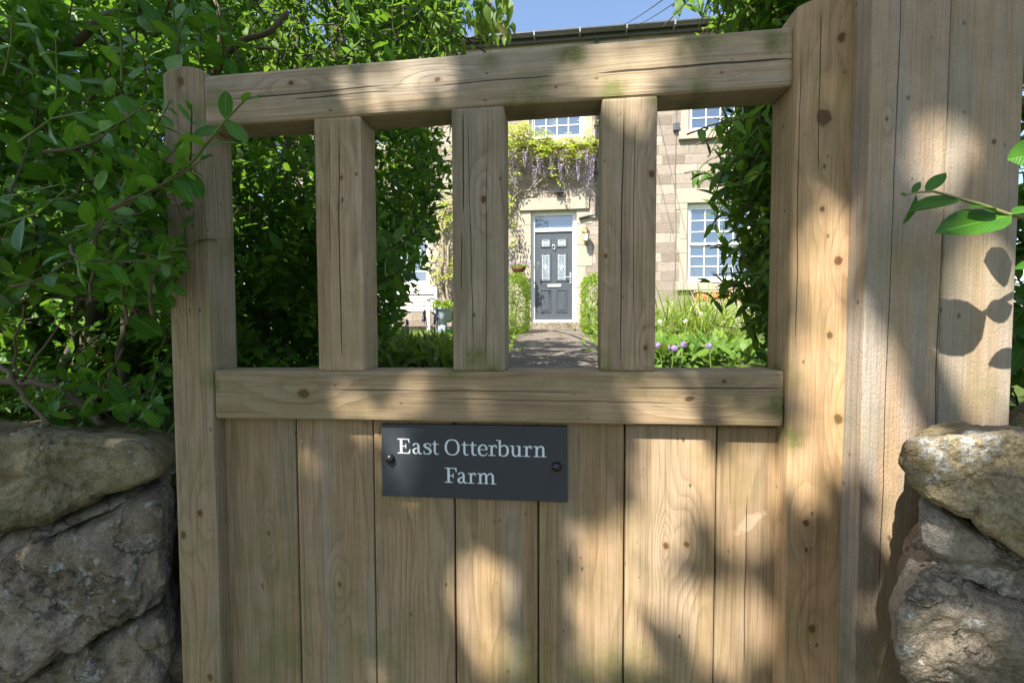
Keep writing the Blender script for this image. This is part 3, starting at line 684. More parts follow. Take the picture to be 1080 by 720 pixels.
def sash(name, o, surround=True):
    x0, x1, z0, z1 = o; f = .075; y = HY+.09
    g = Geo(); 
    g.box(x0, x0+f, y, y+.09, z0, z1); g.box(x1-f, x1, y, y+.09, z0, z1); g.box(x0+f, x1-f, y, y+.09, z1-f, z1); g.box(x0+f, x1-f, y, y+.09, z0, z0+f*1.15)
    fr = obj('window', g, white, house, bevel=.004)
    mz = (z0+z1)/2 - .02
    for k_, (a, b, yy) in enumerate([(mz-.01, z1-f, y+.018), (z0+f*1.15, mz+.01, y+.045)]):
        g = Geo(); s = .036; A, B = x0+f, x1-f
        g.box(A, A+s, yy, yy+.035, a, b); g.box(B-s, B, yy, yy+.035, a, b); g.box(A+s, B-s, yy, yy+.035, a, a+s*1.2); g.box(A+s, B-s, yy, yy+.035, b-s*1.1, b)
        gl0, gl1, h0, h1 = A+s, B-s, a+s*1.2, b-s*1.1
        for i in (1,2,3): xx = gl0+(gl1-gl0)*i/4; g.box(xx-.011, xx+.011, yy+.003, yy+.03, h0, h1)
        for i in (1,2):
            zz = h0+(h1-h0)*i/3
            for q in range(4):
                xa = gl0+(gl1-gl0)*q/4+.011*(q>0); xb = gl0+(gl1-gl0)*(q+1)/4-.011*(q<3); g.box(xa, xb, yy+.004, yy+.03, zz-.011, zz+.011)
        obj('sash', g, white, fr)
        g = Geo(); g.add([(gl0,yy+.020,h0),(gl1,yy+.020,h0),(gl1,yy+.020,h1),(gl0,yy+.020,h1)], [(0,1,2,3)])
        obj('pane', g, M_pane, fr)
    g = Geo(); g.add([(x0+.01,y+.25,z0),(x1-.01,y+.25,z0),(x1-.01,y+.25,z1),(x0+.01,y+.25,z1)], [(0,1,2,3)])
    obj('dark_room_sheet', g, plain('room dark', (.05,.05,.055), .9), fr)  # dark sheet standing in for the unlit room
    g = Geo(); pr = .008
    for xx, sgn in ((x0, -1), (x1, 1)):
        zc = z0; i = 0
        while zc < z1-.02:
            h = min(.62 if i % 2 == 0 else .30, z1-zc); wd = .15 if i % 2 == 0 else .24
            a, b = (xx-wd, xx+.001) if sgn < 0 else (xx-.001, xx+wd)
            g.box(a, b, HY-pr, HY+.085, zc+.003, zc+h-.003); zc += h; i += 1
    g.box(x0-.25, x1+.25, HY-pr-.002, HY+.085, z1+.003, z1+.30)
    obj('stone_surround', g, M_dress, fr, bevel=.006)
    obj('sill', Geo().box(x0-.20, x1+.20, HY-.075, HY+.10, z0-.17, z0-.004), M_dress, fr, bevel=.01)
for kx, o in WL.items(): sash(kx, o)

# front door
x0, x1, z0, z1 = DOOR; y = HY+.10
g = Geo(); f = .085
g.box(x0, x0+f, y, y+.09, z0+.06, z1); g.box(x1-f, x1, y, y+.09, z0+.06, z1); g.box(x0+f, x1-f, y, y+.09, z1-f, z1); g.box(x0+f, x1-f, y, y+.09, 3.42, 3.50)
g.box(x0, x1, y-.03, y+.09, z0+.005, z0+.06)
dfm = obj('door_frame', g, white, house, bevel=.004)
g = Geo(); g.add([(x0+f,y+.05,3.50),(x1-f,y+.05,3.50),(x1-f,y+.05,z1-f),(x0+f,y+.05,z1-f)], [(0,1,2,3)])
obj('transom_pane', g, M_pane, dfm)
grey = plain('door paint', (.058,.067,.080), .42, .5, var=.05)
a, b = x0+f+.003, x1-f-.003; zb, zt = z0+.063, 3.417; dw = b-a
g = Geo().box(a, b, y+.03, y+.075, zb, zt)
def fr_rect(u0, u1, w0, w1, t=.022, d=.014):
    X0, X1 = a+dw*u0, a+dw*u1; Z0, Z1 = zb+(zt-zb)*w0, zb+(zt-zb)*w1
    g.box(X0, X0+t, y+.03-d, y+.031, Z0, Z1); g.box(X1-t, X1, y+.03-d, y+.031, Z0, Z1); g.box(X0+t, X1-t, y+.03-d, y+.031, Z0, Z0+t); g.box(X0+t, X1-t, y+.03-d, y+.031, Z1-t, Z1)
    return X0+t, X1-t, Z0+t, Z1-t
gl = []
for u0, u1 in ((.14,.43),(.57,.86)):
    gl.append(fr_rect(u0, u1, .825, .930, .030)); gl.append(fr_rect(u0, u1, .440, .765, .030))
    q = fr_rect(u0, u1, .085, .345, .016); g.box(q[0]+.03, q[1]-.03, y+.018, y+.031, q[2]+.03, q[3]-.03)
door = obj('door', g, grey, house, bevel=.004)
k = NT('leaded glass'); co = k.obj(); nz = k.noise(co, 90, 3, .7); v = k.n('TexVoronoi', {'Vector': co, 'Scale': 26.0}, feature='DISTANCE_TO_EDGE').outputs['Distance']
M_lead = k.done(k.bsdf(k.mix(k.rng(v, .02, .06), (.40,.42,.44), k.mix(nz, (.05,.08,.09), (.19,.24,.26))), .16, k.bump(nz, .5, .004), .8))
g = Geo()
for X0, X1, Z0, Z1 in gl: g.add([(X0,y+.024,Z0),(X1,y+.024,Z0),(X1,y+.024,Z1),(X0,y+.024,Z1)], [(0,1,2,3)])
obj('glazing', g, M_lead, door)
came = plain('bevelled glass star', (.48,.55,.57), .2, .8)
g = Geo()
for X0, X1, Z0, Z1 in gl:
    cx, cz = (X0+X1)/2, (Z0+Z1)/2; h = (Z1-Z0); w_ = X1-X0; yy = y+.0215
    if h > .3:
        for i in range(8):
            t0 = math.pi*2*i/8; rr = .36*w_ if i % 2 == 0 else .13*w_; t1 = t0+math.pi/4; r1 = .13*w_ if i % 2 == 0 else .36*w_
            g.add([(cx,yy-.004,cz),(cx+rr*math.cos(t0),yy,cz+1.4*rr*math.sin(t0)),(cx+r1*math.cos(t1),yy,cz+1.4*r1*math.sin(t1))], [(0,1,2)])
    else:
        for i in range(3): g.add([(X0+w_*(i)/3,yy,cz),(X0+w_*(i+.5)/3,yy,cz-h*.3),(X0+w_*(i+1)/3,yy,cz),(X0+w_*(i+.5)/3,yy-.003,cz+h*.3)], [(0,1,2,3)])
    for q in (.09, .91): g.box(X0+w_*q-.004, X0+w_*q+.004, yy-.003, yy+.002, Z0, Z1)
    for q in (.07, .93): g.box(X0+w_*.1, X0+w_*.9, yy-.0034, yy+.002, Z0+h*q-.004, Z0+h*q+.004)
obj('glass_star', g, came, door)
chrome = plain('door chrome', (.72,.72,.72), .22, .6, metallic=.85, var=.03)
g = Geo().box(a+dw*.34, a+dw*.70, y+.012, y+.029, zb+.735, zb+.79); obj('letterbox', g, plain('letterbox white', (.7,.7,.7), .3), door, bevel=.005)
g = Geo().box(b-.058, b-.018, y+.014, y+.029, zb+.80, zb+1.05); g.tube([(b-.04,y+.02,zb+.94),(b-.04,y-.03,zb+.94),(b-.15,y-.03,zb+.94)], .011, 8); obj('handle', g, chrome, door, bevel=.003)
g = Geo(); cx = (a+b)/2; zk = zb+(zt-zb)*.82
g.lathe([(.030,0),(.030,.012),(.014,.02),(0,.022)], (cx, y+.03, zk+.05), 14, 'y'); g.tube([(cx+.033*math.sin(t), y+.0, zk+.0-.045*math.cos(t)+.01) for t in [i*math.pi/8-math.pi for i in range(17)]], .007, 6)
obj('knocker', g, chrome, door, smooth=True)
# dressed stone round the doorway, lintel proud
g = Geo()
for xx, sgn in ((x0,-1),(x1,1)):
    zc = 1.25; i = 0
    while zc < z1-.02:
        h = min(.46, z1-zc); wd = .20 if i % 2 == 0 else .34; A, B = (xx-wd, xx+.001) if sgn < 0 else (xx-.001, xx+wd)
        g.box(A, B, HY-.010, HY+.095, zc+.003, zc+h-.003); zc += h; i += 1
g.box(x0-.26, x1+.26, HY-.055, HY+.095, z1+.003, z1+.26)
obj('door_surround', g, M_dress, dfm, bevel=.006)
# drainpipe, cables, little boxes on the wall
g = Geo()
for p in ([(.78,HY-.05,7.45),(.78,HY-.05,3.72),(.60,HY-.05,3.70),(.42,HY-.05,3.66)],):
    g.tube(p, .028, 8)
for z in (6.6, 5.6, 4.6): g.box(.735, .825, HY-.085, HY+.01, z, z+.035)
obj('drainpipe', g, plain('drainpipe black', (.025,.025,.028), .45), house)
g = Geo(); g.tube([(2.42,HY-.012,7.3),(2.44,HY-.012,5.62),(2.43,HY-.012,4.6),(2.46,HY-.012,3.2),(2.44,HY-.012,2.0)], .0105, 5)
g.tube([(-.70,HY-.03,4.13),(-.62,HY-.075,4.22),(.05,HY-.075,4.22)], .014, 5)
obj('cable', g, plain('grey cable', (.16,.14,.12), .6), house)
obj('junction_box', Geo().box(2.38, 2.50, HY-.07, HY-.002, 5.42, 5.58), plain('junction box grey', (.06,.07,.08), .5), house, bevel=.012)

# security light over the door
sl = thing('security_light', 'small black flood light on the wall just above the door lintel', 'light', (-.02, HY-.04, 4.24))
g = Geo().box(-.10, .08, HY-.16, HY-.07, 4.19, 4.29); g.box(-.04, .02, HY-.075, HY-.003, 4.22, 4.27)
obj('lamp_housing', g, plain('flood light black', (.03,.03,.03), .4), sl, bevel=.01)
# carriage lantern
ln = thing('wall_lantern', 'brass and glass wall lantern to the right of the front door', 'lantern', (.565, HY, 3.2))
brass = plain('lantern brass', (.24,.17,.07), .35, .5, metallic=.7)
g = Geo().box(.535, .595, HY-.025, HY-.004, 3.10, 3.32); g.tube([(.565,HY-.02,3.14),(.565,HY-.10,3.06),(.565,HY-.16,3.12)], .011, 6)
obj('bracket', g, brass, ln)
g = Geo().lathe([(0,0),(.035,.0),(.04,.02),(.05,.03)], (.565,HY-.16,3.12), 8).lathe([(.085,0),(.075,.03),(.03,.09),(.015,.11),(0,.13)], (.565,HY-.16,3.33), 8)
for i in range(6):
    t = i*math.pi/3; g.tube([(.565+.05*math.cos(t),HY-.16+.05*math.sin(t),3.14),(.565+.075*math.cos(t),HY-.16+.075*math.sin(t),3.34)], .005, 4)
obj('lantern_cage', g, brass, ln)
obj('lantern_glass', Geo().lathe([(.043,0),(.068,.185)], (.565,HY-.16,3.145), 6), plain('lantern pane', (.75,.70,.55), .1, .8), ln)
# overhead wires from the eaves
M_wire = plain('wire black', (.02,.02,.02), .5)
for i, (pa, pb, lab) in enumerate([((655,28),(698,-10), 'thin black overhead wire reaching the eaves, the left one of the pair'), ((672,27),(715,-10), 'thin black overhead wire reaching the eaves, the right one of the pair')]):
    A = P(*pa, HY-.10); B0 = P(*pb, HY-5.0)
    B_ = A + (B0-A)*2.2
    pts = [A + (B_-A)*t/12 - np.array([0,0,.10*math.sin(math.pi*t/12)]) for t in range(13)]
    tag(obj('overhead_wire', Geo().tube(pts, .006, 5), M_wire), lab, 'wire', 'overhead wires at the eaves')
# white bench
bench = thing('garden_bench', 'white slatted wooden garden bench in front of the left house window', 'bench', (-3.3, 7.95, 1.235))
bw = plain('bench paint', (.72,.71,.67), .5, .4)
bx0, bx1, by, bz = -4.15, -2.62, 7.95, 1.235
g = Geo()
for i in range(5): g.box(bx0+.03, bx1-.03, by-.27+i*.105, by-.27+i*.105+.08, bz+.40, bz+.425)
obj('seat', g, bw, bench, bevel=.004)
g = Geo()
for i in range(5): z = bz+.47+i*.078; g.box(bx0+.05, bx1-.05, by+.235+.012*i, by+.260+.012*i, z, z+.045)
g.box(bx0+.01, bx1-.01, by+.29, by+.325, bz+.86, bz+.93)
obj('backrest', g, bw, bench, bevel=.004)
for x in (bx0, bx1):
    obj('leg', Geo().box(x-.03, x+.03, by-.27, by-.21, bz, bz+.64), bw, bench, bevel=.004)
    obj('leg', Geo().prism([(x-.03,bz),(x+.03,bz),(x+.03,bz+.93),(x-.03,bz+.93)], by+.25, by+.315), bw, bench, bevel=.004)
    obj('armrest', Geo().box(x-.045, x+.045, by-.31, by+.25, bz+.645, bz+.675), bw, bench, bevel=.006)
# urn planter
UX, UY, UZ = -2.27, 7.55, 1.225
urn = thing('urn_planter', 'pale blue-grey footed urn beside the white bench', 'planter', (UX, UY, UZ))
ug = plain('urn glaze', (.24,.275,.32), .55, .4, var=.15)
obj('plinth', Geo().box(UX-.13, UX+.13, UY-.13, UY+.13, UZ-.02, UZ+.07), ug, urn, bevel=.008)
obj('bowl', Geo().lathe([(.12,.071),(.115,.09),(.06,.13),(.05,.17),(.09,.20),(.135,.23),(.15,.28),(.158,.40),(.165,.42),(.20,.435),(.205,.46),(.185,.465),(.16,.45),(.15,.40),(0,.39)], (UX,UY,UZ), 28), ug, urn, smooth=True)
# terracotta trough under the right window
tr = thing('terracotta_trough', 'orange scalloped terracotta trough on a stone shelf below the right window', 'planter', (3.2, 8.6, 1.9))
tc = plain('terracotta', (.50,.22,.095), .8, .3, var=.22, scale=30)
g = Geo(); n = 26
for i in range(n):
    x = 2.83 + (4.05-2.83)*i/n; wv = (4.05-2.83)/n
    g.lathe([(wv*.30,0),(wv*.56,.10),(wv*.60,.17),(wv*.45,.185),(0,.18)], (x+wv/2, 8.57+.012*math.sin(i*1.7), 1.84), 8)
g.box(2.84, 4.04, 8.58, 8.74, 1.85, 2.00)
obj('trough_body', g, tc, tr, smooth=False)
obj('rim', Geo().box(2.80, 4.08, 8.53, 8.77, 2.018, 2.05), plain('pale rim', (.45,.36,.25), .8), tr, bevel=.008)
sh = thing('stone_shelf', 'pale rubble plinth below the terracotta trough at the house foot', 'plinth', (3.4, 8.6, 1.27))
stone('plinth_block', None, 8.42, .40, rock('plinth stone', (.36,.31,.24), (.5,.45,.37), .1, .3, 5.1), sh, .02, 91, 5, world=[(2.75,1.2),(3.4,1.18),(4.1,1.2),(4.13,1.5),(4.1,1.80),(3.4,1.83),(2.78,1.81),(2.72,1.5)], nu=72, nv=40)
# hanging basket left of the door
HB = P(547, 282, HY-.28)
hb = thing('hanging_basket', 'brown wicker hanging basket of mauve and white flowers left of the door', 'basket', tuple(HB))
obj('basket_bowl', Geo().lathe([(0,-.14),(.07,-.13),(.13,-.08),(.165,0),(.15,.005),(0,-.01)], HB, 20), plain('wicker', (.13,.07,.035), .9, .2, var=.4, scale=60, bump=.6), hb, smooth=True)
g = Geo(); top = HB + np.array([0,0,.55])
for i in range(3):
    t = i*2.1; g.tube([HB+np.array([.155*math.cos(t),.155*math.sin(t),0]), top], .004, 4)
g.tube([top, top+np.array([0,.05,.05]), np.array([HB[0],HY-.01,top[2]+.06]), np.array([HB[0],HY-.01,top[2]-.2])], .009, 5)
obj('bracket', g, iron, hb)
# ================================================================== FOLIAGE
def unit(a): return a/(np.linalg.norm(a, axis=-1, keepdims=True)+1e-9)
class Leaves:
    """collects leaves (origin, direction, face normal, length, width) and makes one mesh of real bent blades"""
    def __init__(s): s.o = []; s.d = []; s.n = []; s.l = []; s.w = []
    def add(s, o, d, n, l, w): s.o.append(o); s.d.append(d); s.n.append(n); s.l.append(l); s.w.append(w)
    def extend(s, o, d, n, l, w):
        s.o.extend(o); s.d.extend(d); s.n.extend(n); s.l.extend(l); s.w.extend(w)
    def build(s, name, mat, parent, ny=4, fold=.30, curl=.22, peak=.45, tip=1.0, smooth=True, stuff=False):
        o = np.array(s.o, float); d = unit(np.array(s.d, float)); nn = np.array(s.n, float); L = np.array(s.l, float); W = np.array(s.w, float); n = len(o)
        nn = unit(nn - d*np.sum(nn*d, 1, keepdims=True)); sd = np.cross(d, nn)
        t = np.linspace(0, 1, ny+1)
        e = math.log(.5)/math.log(peak)
        prof = np.sin(np.pi*np.clip(t, 0, 1)**e)**(.80*tip); prof[0] = .06; prof[-1] = .02
        cv = rng.normal(curl, .18, n); tw = rng.normal(0, .18, n); fv = np.clip(rng.normal(fold, .10, n), .03, .8)
        b = base(parent)
        V = np.zeros((n, ny+1, 3, 3)); UV = np.zeros((ny+1, 3, 2))
        for j, tj in enumerate(t):
            cpt = o + d*(L*tj)[:,None] - nn*(L*cv*tj*tj*.6)[:,None]
            hw = W*.5*prof[j]
            wav = rng.normal(0, .05, n)
            for q, sgn in enumerate((-1, 0, 1)):
                V[:, j, q] = cpt + sd*(sgn*hw)[:,None] + nn*(abs(sgn)*hw*(fv + wav) + sgn*hw*tw*tj)[:,None]
                UV[j, q] = (.5 + .5*sgn*max(prof[j], .05), tj)
        V = V.reshape(-1, 3) - b
        k1 = (ny+1)*3; fl = []
        for j in range(ny):
            for q in range(2): fl.append((j*3+q, j*3+q+1, (j+1)*3+q+1, (j+1)*3+q))
        fl = np.array(fl); F = (fl[None] + (np.arange(n)*k1)[:,None,None]).reshape(-1, 4)
        uvl = np.tile(UV.reshape(-1, 2)[fl.ravel()], (n, 1))
        me = bpy.data.meshes.new(name)
        me.vertices.add(len(V)); me.vertices.foreach_set('co', V.astype(np.float32).ravel())
        me.loops.add(F.size); me.loops.foreach_set('vertex_index', F.astype(np.int32).ravel())
        me.polygons.add(len(F)); me.polygons.foreach_set('loop_start', np.arange(0, F.size, 4, dtype=np.int32))
        me.uv_layers.new(name='UVMap').data.foreach_set('uv', uvl.astype(np.float32).ravel())
        me.update(calc_edges=True)
        return finish(name, me, mat, parent, smooth)
def rv(): return rng.normal(0, 1, 3)
UPL = np.array([-.22, -.48, .85])                                   # leaves turn their faces to the light
def shoot(Lv, Gs, pts, npair, leaf, wr=.45, r0=.0028, start=.15, up=UPL, spread=1.0, tipleaf=True, jitter=.30, small=.45):
    """one leafy shoot along pts: a stem tube and pairs of opposite leaves, each pair turned from the last"""
    pts = [np.array(p, float) for p in pts]
    if Gs is not None: Gs.tube(pts, [r0*(1-.65*i/(len(pts)-1)) for i in range(len(pts))], 4, cap=False)
    seg = [np.linalg.norm(pts[i+1]-pts[i]) for i in range(len(pts)-1)]; tot = sum(seg)
    rot0 = rng.uniform(0, 3.14)
    for k_ in range(npair):
        f = start + (1-start)*(k_+.3)/npair; s = f*tot; i = 0
        while i < len(seg)-1 and s > seg[i]: s -= seg[i]; i += 1
        q = pts[i] + (pts[i+1]-pts[i])*min(1, s/seg[i]); t = (pts[i+1]-pts[i])/seg[i]
        a = np.cross(t, np.array([0,0,1.])+.01*rv()); a /= np.linalg.norm(a)+1e-9; b_ = np.cross(t, a)
        ang = rot0 + (k_ % 2)*1.35 + rng.normal(0, .25)
        lat = a*math.cos(ang) + b_*math.sin(ang)
        sz = leaf*(1 - (1-small)*max(0, (f-.55)/.45)**1.5)*rng.uniform(.78, 1.15)
        for sgn in (-1, 1):
            if rng.random() < .07: continue
            d = t*rng.uniform(.35, .75) + lat*sgn*spread + rv()*jitter*.4 + np.array([0,0,-.12])
            Lv.add(q, d, up + rv()*jitter, sz*rng.uniform(.85,1.1), sz*wr*rng.uniform(.85,1.12))
    if tipleaf:
        t = pts[-1]-pts[-2]; t /= np.linalg.norm(t)
        for _ in range(3): Lv.add(pts[-1], t+rv()*.35, up+rv()*.4, leaf*small*rng.uniform(.7,1.1), leaf*small*wr*.8)
def bend(p, q, n=4, sag=.02):
    p, q = np.array(p, float), np.array(q, float); m = rv()*sag
    return [p + (q-p)*i/n + m*math.sin(math.pi*i/n) for i in range(n+1)]
def inpoly(x, y, poly):
    c = False; j = len(poly)-1
    for i in range(len(poly)):
        xi, yi = poly[i]; xj, yj = poly[j]
        if (yi > y) != (yj > y) and x < (xj-xi)*(y-yi)/(yj-yi)+xi: c = not c
        j = i
    return c
def px_of(p):
    v = RM.T @ (np.array(p) - CAM); return 540 - FPX*v[0]/v[2], 360 + FPX*v[1]/v[2]

L_front = leafmat('broad glossy leaf', (.045,.14,.012), (.095,.24,.022), .27, .31, young=(.19,.37,.035))
L_hedge = leafmat('hedge leaf', (.045,.125,.014), (.095,.21,.025), .42, .34, young=(.11,.21,.03))
L_right = leafmat('long shrub leaf', (.055,.145,.015), (.115,.23,.028), .45, .38, young=(.16,.27,.04))
B_twig = bark('twig bark', (.15,.115,.075)); B_dark = bark('old bark', (.095,.08,.058)); B_green = plain('green twig', (.13,.20,.04), .6, var=.2)

# ---- near shrub over the left wall
A = thing('broadleaf_shrub', 'nearest glossy broad-leaved shrub spilling over the left stone wall and gate stile', 'shrub', (-1.25, .62, 1.0))
lv = Leaves(); gs = Geo()
main_poly = [(-120,-40),(250,-40),(228,10),(205,50),(168,66),(172,120),(180,200),(172,300),(130,330),(90,310),(-120,300)]
def rnd_shoots(n, poly, y0, y1, leaf, pairs, length, bias, bb, p_top=None):
    c = 0; tries = 0
    while c < n and tries < n*60:
        tries += 1
        x = rng.uniform(bb[0], bb[2]); y = rng.uniform(bb[1], bb[3])
        if not inpoly(x, y, poly): continue
        Y = rng.uniform(y0, y1); tip = P(x, y, Y)
        d = np.array(bias) + rv()*np.array([.55,.35,.45]); d /= np.linalg.norm(d)
        ln = length*rng.uniform(.7, 1.3); b_ = tip - d*ln
        if Y < .05 and px_of(tip)[0] > 176: continue
        shoot(lv, gs, bend(b_, tip, 4, .02), pairs, leaf*rng.uniform(.8, 1.15)); c += 1
rnd_shoots(215, main_poly, .02, .40, .059, 6, .17, (.35,-.55,.35), (-120,-40,250,330))
rnd_shoots(90, main_poly, .5, 1.3, .056, 6, .22, (.3,-.5,.35), (-120,-40,250,330))
rnd_shoots(16, [(100,180),(172,190),(176,330),(140,345),(100,280)], -.02, .25, .066, 4, .16, (.6,-.5,.15), (100,180,180,345))
rnd_shoots(16, [(-20,405),(150,395),(178,420),(175,450),(120,452),(-20,445)], .12, .5, .058, 3, .14, (.3,-.5,.4), (-20,395,180,455))
rnd_shoots(70, [(-160,385),(180,385),(180,446),(-160,446)], .3, .9, .045, 4, .15, (.2,-.4,.4), (-160,385,180,446))
rnd_shoots(90, [(-160,300),(90,300),(120,340),(60,400),(-160,430)], .5, 1.2, .05, 4, .2, (.2,-.4,.4), (-160,300,120,430))
rnd_shoots(45, [(-300,-420),(330,-420),(300,-40),(-300,-40)], .1, .9, .06, 6, .24, (.2,-.4,.6), (-300,-420,330,-40))
for _ in range(26):                                                  # sprigs hanging in front of the stile
    x = rng.uniform(140, 212); y = rng.uniform(105, 320)
    if not inpoly(x, y, [(140,110),(200,105),(215,150),(205,220),(176,322),(140,322)]): continue
    tip = P(x, y, rng.uniform(-.13, -.05)); d = np.array([.75,-.15,.25]) + rv()*np.array([.25,.2,.35]); d /= np.linalg.norm(d)
    shoot(lv, gs, bend(tip-d*.16+np.array([0,.03,0]), tip, 4, .015), 5, .046*rng.uniform(.85,1.1))
# shoots that read one by one in the picture
def pshoot(path, pairs, leaf, **kw): shoot(lv, gg, [P(*q) for q in path], pairs, leaf, **kw)
gg = Geo()
pshoot([(72,150,-.02),(100,142,-.06),(130,127,-.09),(165,104,-.12)], 4, .055, r0=.0034, spread=.9)
pshoot([(110,250,.0),(165,208,-.06),(205,168,-.10),(235,130,-.13),(256,108,-.15)], 6, .053, r0=.0036, spread=.95, small=.6)
pshoot([(60,110,.06),(61,78,.03),(59,42,.0)], 3, .052, r0=.003)
pshoot([(129,86,.05),(128,50,.02),(126,12,-.02)], 4, .050, r0=.003)
pshoot([(5,80,.05),(12,45,.02),(14,8,.0)], 3, .053, r0=.003)
pshoot([(-20,245,.0),(40,225,-.05),(70,200,-.08)], 3, .062, r0=.003)
pshoot([(-30,215,.03),(20,205,-.02),(62,195,-.05)], 3, .060)
pshoot([(120,300,.05),(150,270,-.02),(172,255,-.06)], 3, .052)
pshoot([(80,240,.05),(120,232,.0),(150,238,-.04)], 3, .055)
pshoot([(20,150,.0),(55,125,-.04),(92,118,-.07)], 3, .058)
pshoot([(170,415,.10),(150,432,.06),(128,428,.03)], 3, .047)
pshoot([(40,450,.2),(58,430,.15),(60,412,.12)], 3, .046)
obj('young_stem', gg, B_green, A, smooth=True)
lv.build('foliage', L_front, A, 6, .24, .25, .52, .72)
obj('twig', gs, B_twig, A, smooth=True)
def branch(name, path, r0, r1, mat, parent, n=7, wob=.006):
    pts = [np.array(P(*q)) + rv()*wob*(0 < i < len(path)-1) for i, q in enumerate(path)]
    # subdivide with a little wander
    out = []
    for i in range(len(pts)-1):
        for j in range(3): out.append(pts[i]+(pts[i+1]-pts[i])*j/3 + rv()*wob*.5)
    out.append(pts[-1])
    return obj(name, Geo().tube(out, [r0+(r1-r0)*i/(len(out)-1) for i in range(len(out))], n), mat, parent, smooth=True)
branch('branch', [(-60,85,.32),(0,72,.30),(45,55,.28),(80,38,.26),(110,22,.26),(150,-5,.25)], .012, .007, B_twig, A)
branch('branch', [(170,165,.35),(145,163,.25),(118,178,.2),(92,196,.15),(60,215,.12)], .004, .003, B_twig, A)
branch('branch', [(-30,300,.4),(30,268,.35),(75,263,.32),(110,250,.32)], .006, .003, B_twig, A)
branch('branch', [(0,320,.3),(60,312,.28),(110,318,.25),(150,316,.22)], .0035, .002, B_twig, A)
branch('branch', [(-30,400,.22),(20,405,.20),(60,412,.20),(95,435,.2),(108,448,.18)], .009, .006, B_twig, A)
branch('branch', [(0,385,.14),(16,400,.13),(30,425,.12),(52,448,.10)], .0055, .004, B_twig, A)
branch('branch', [(16,400,.13),(14,370,.12),(25,322,.1)], .0035, .0015, B_twig, A)
branch('branch', [(20,405,.13),(45,365,.12),(70,330,.12)], .003, .0012, B_twig, A)
branch('branch', [(60,430,.3),(95,420,.3),(120,415,.25),(140,402,.2)], .005, .003, B_twig, A)
for pth, ra, rb in (([(95,470,.75),(100,400,.75),(112,330,.8),(120,240,.8),(110,120,.8),(90,0,.8)], .040, .022), ([(20,470,.9),(25,380,.9),(10,260,.85),(20,120,.8)], .034, .018), ([(128,470,.6),(131,400,.65),(130,320,.7),(150,220,.75)], .013, .008), ([(60,470,.6),(66,390,.65),(88,300,.7),(60,200,.6)], .018, .010)):
    branch('stem', pth, ra, rb, B_dark, A, 9, .012)

# ---- tall evergreens between the gate and the lawn, left of the path
def clump_shrub(root_label, loc, centers, leaf, nper, mat, name='evergreen_shrub', cat='shrub', group=None, wr=.45, ny=3, stems=None, keep=None, rad=(.10,.16), light=None, peak=.45, curl=.25, bk=None, up=None):
    t = thing(name, root_label, cat, loc, group); lv = Leaves(); gs = Geo(); hub = np.array(loc) + np.array([0,0,.25])
    for c in centers:
        c = np.array(c); out = c - hub; out = out/(np.linalg.norm(out)+1e-9)
        for _ in range(max(2, nper//9)):
            d = out*.8 + rv()*.6 + np.array([0,-.15,.25]); d /= np.linalg.norm(d)
            q0 = c + rv()*rad[0]*.6; q1 = q0 + d*rad[1]*rng.uniform(.6,1.25)
            if keep and not keep(q1): continue
            shoot(lv, gs, bend(q0, q1, 2, .01), 4, leaf*rng.uniform(.75,1.2), wr, .0022, .05, UPL if up is None else up, jitter=.45, small=.6)
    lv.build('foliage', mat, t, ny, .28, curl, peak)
    if bk is not False: obj('twig', gs, bk or B_dark, t, smooth=True)
    return t
def right_edge(y):                                                  # how far right the evergreens reach, in the photograph
    return np.interp(y, [-200,0,48,100,160,230,260,300,330,360,388,420], [492,492,488,480,474,466,452,440,424,414,404,400])
def keepB(q):
    x, y = px_of(q)
    if x > right_edge(y) + rng.normal(0, 7) - 8: return False
    if 320 < y < 400 and q[2] < 1.42 and rng.random() < .22: return False
    return True
cs = []
while len(cs) < 330:
    q = np.array([rng.uniform(-2.6,-.35), rng.uniform(.55,1.75), rng.uniform(1.1,3.3)])
    e = ((q[0]+1.35)/1.15)**2 + ((q[1]-1.15)/.75)**2
    if e > 1.0 or rng.random() > (.6+.4*e): continue
    cs.append(q)
cs += [np.array([rng.uniform(-2.3,-.6), rng.uniform(.7,1.6), rng.uniform(1.05,1.9)]) for _ in range(150)]
Bs = clump_shrub('dark dense evergreen close behind the gate, filling its left opening', (-1.35, 1.15, 1.0), cs, .062, 90, L_hedge, keep=keepB, group='evergreens left of the path')
for i in range(4):
    a = np.array([-1.35+rng.normal(0,.22), 1.15+rng.normal(0,.15), 1.0]); b_ = a + np.array([rng.normal(0,.35), rng.normal(0,.2), 1.9])
    obj('stem', Geo().tube(bend(a, b_, 6, .10), [.017-.0018*j for j in range(7)], 8), B_dark, Bs, smooth=True)
for i in range(10):
    a = np.array([rng.uniform(-2.1,-1.2), rng.uniform(.8,1.6), rng.uniform(1.1,1.5)]); b_ = a + np.array([rng.normal(0,.25), rng.normal(0,.25), rng.uniform(0,.35)])
    obj('branch', Geo().tube(bend(a, b_, 4, .06), [.009,.008,.006,.005,.003], 6), B_dark, Bs, smooth=True)
cs = []
while len(cs) < 330:
    q = np.array([rng.uniform(-2.6,-.55), rng.uniform(1.7,3.2), rng.uniform(1.15,4.0)])
    e = ((q[0]+1.5)/1.05)**2 + ((q[1]-2.4)/.85)**2
    if e > 1.0 or rng.random() > (.5+.5*e): continue
    cs.append(q)
L_hedge2 = leafmat('sun-brightened hedge leaf', (.048,.12,.014), (.10,.20,.025), .45, .40, young=(.19,.29,.04))  # leaf colour brightened, standing in for sun shining through
B2 = clump_shrub('taller leafy evergreen standing beside the path, its sunny side towards the house door', (-1.5, 2.4, 1.07), cs, .060, 85, L_hedge2, keep=keepB, group='evergreens left of the path')
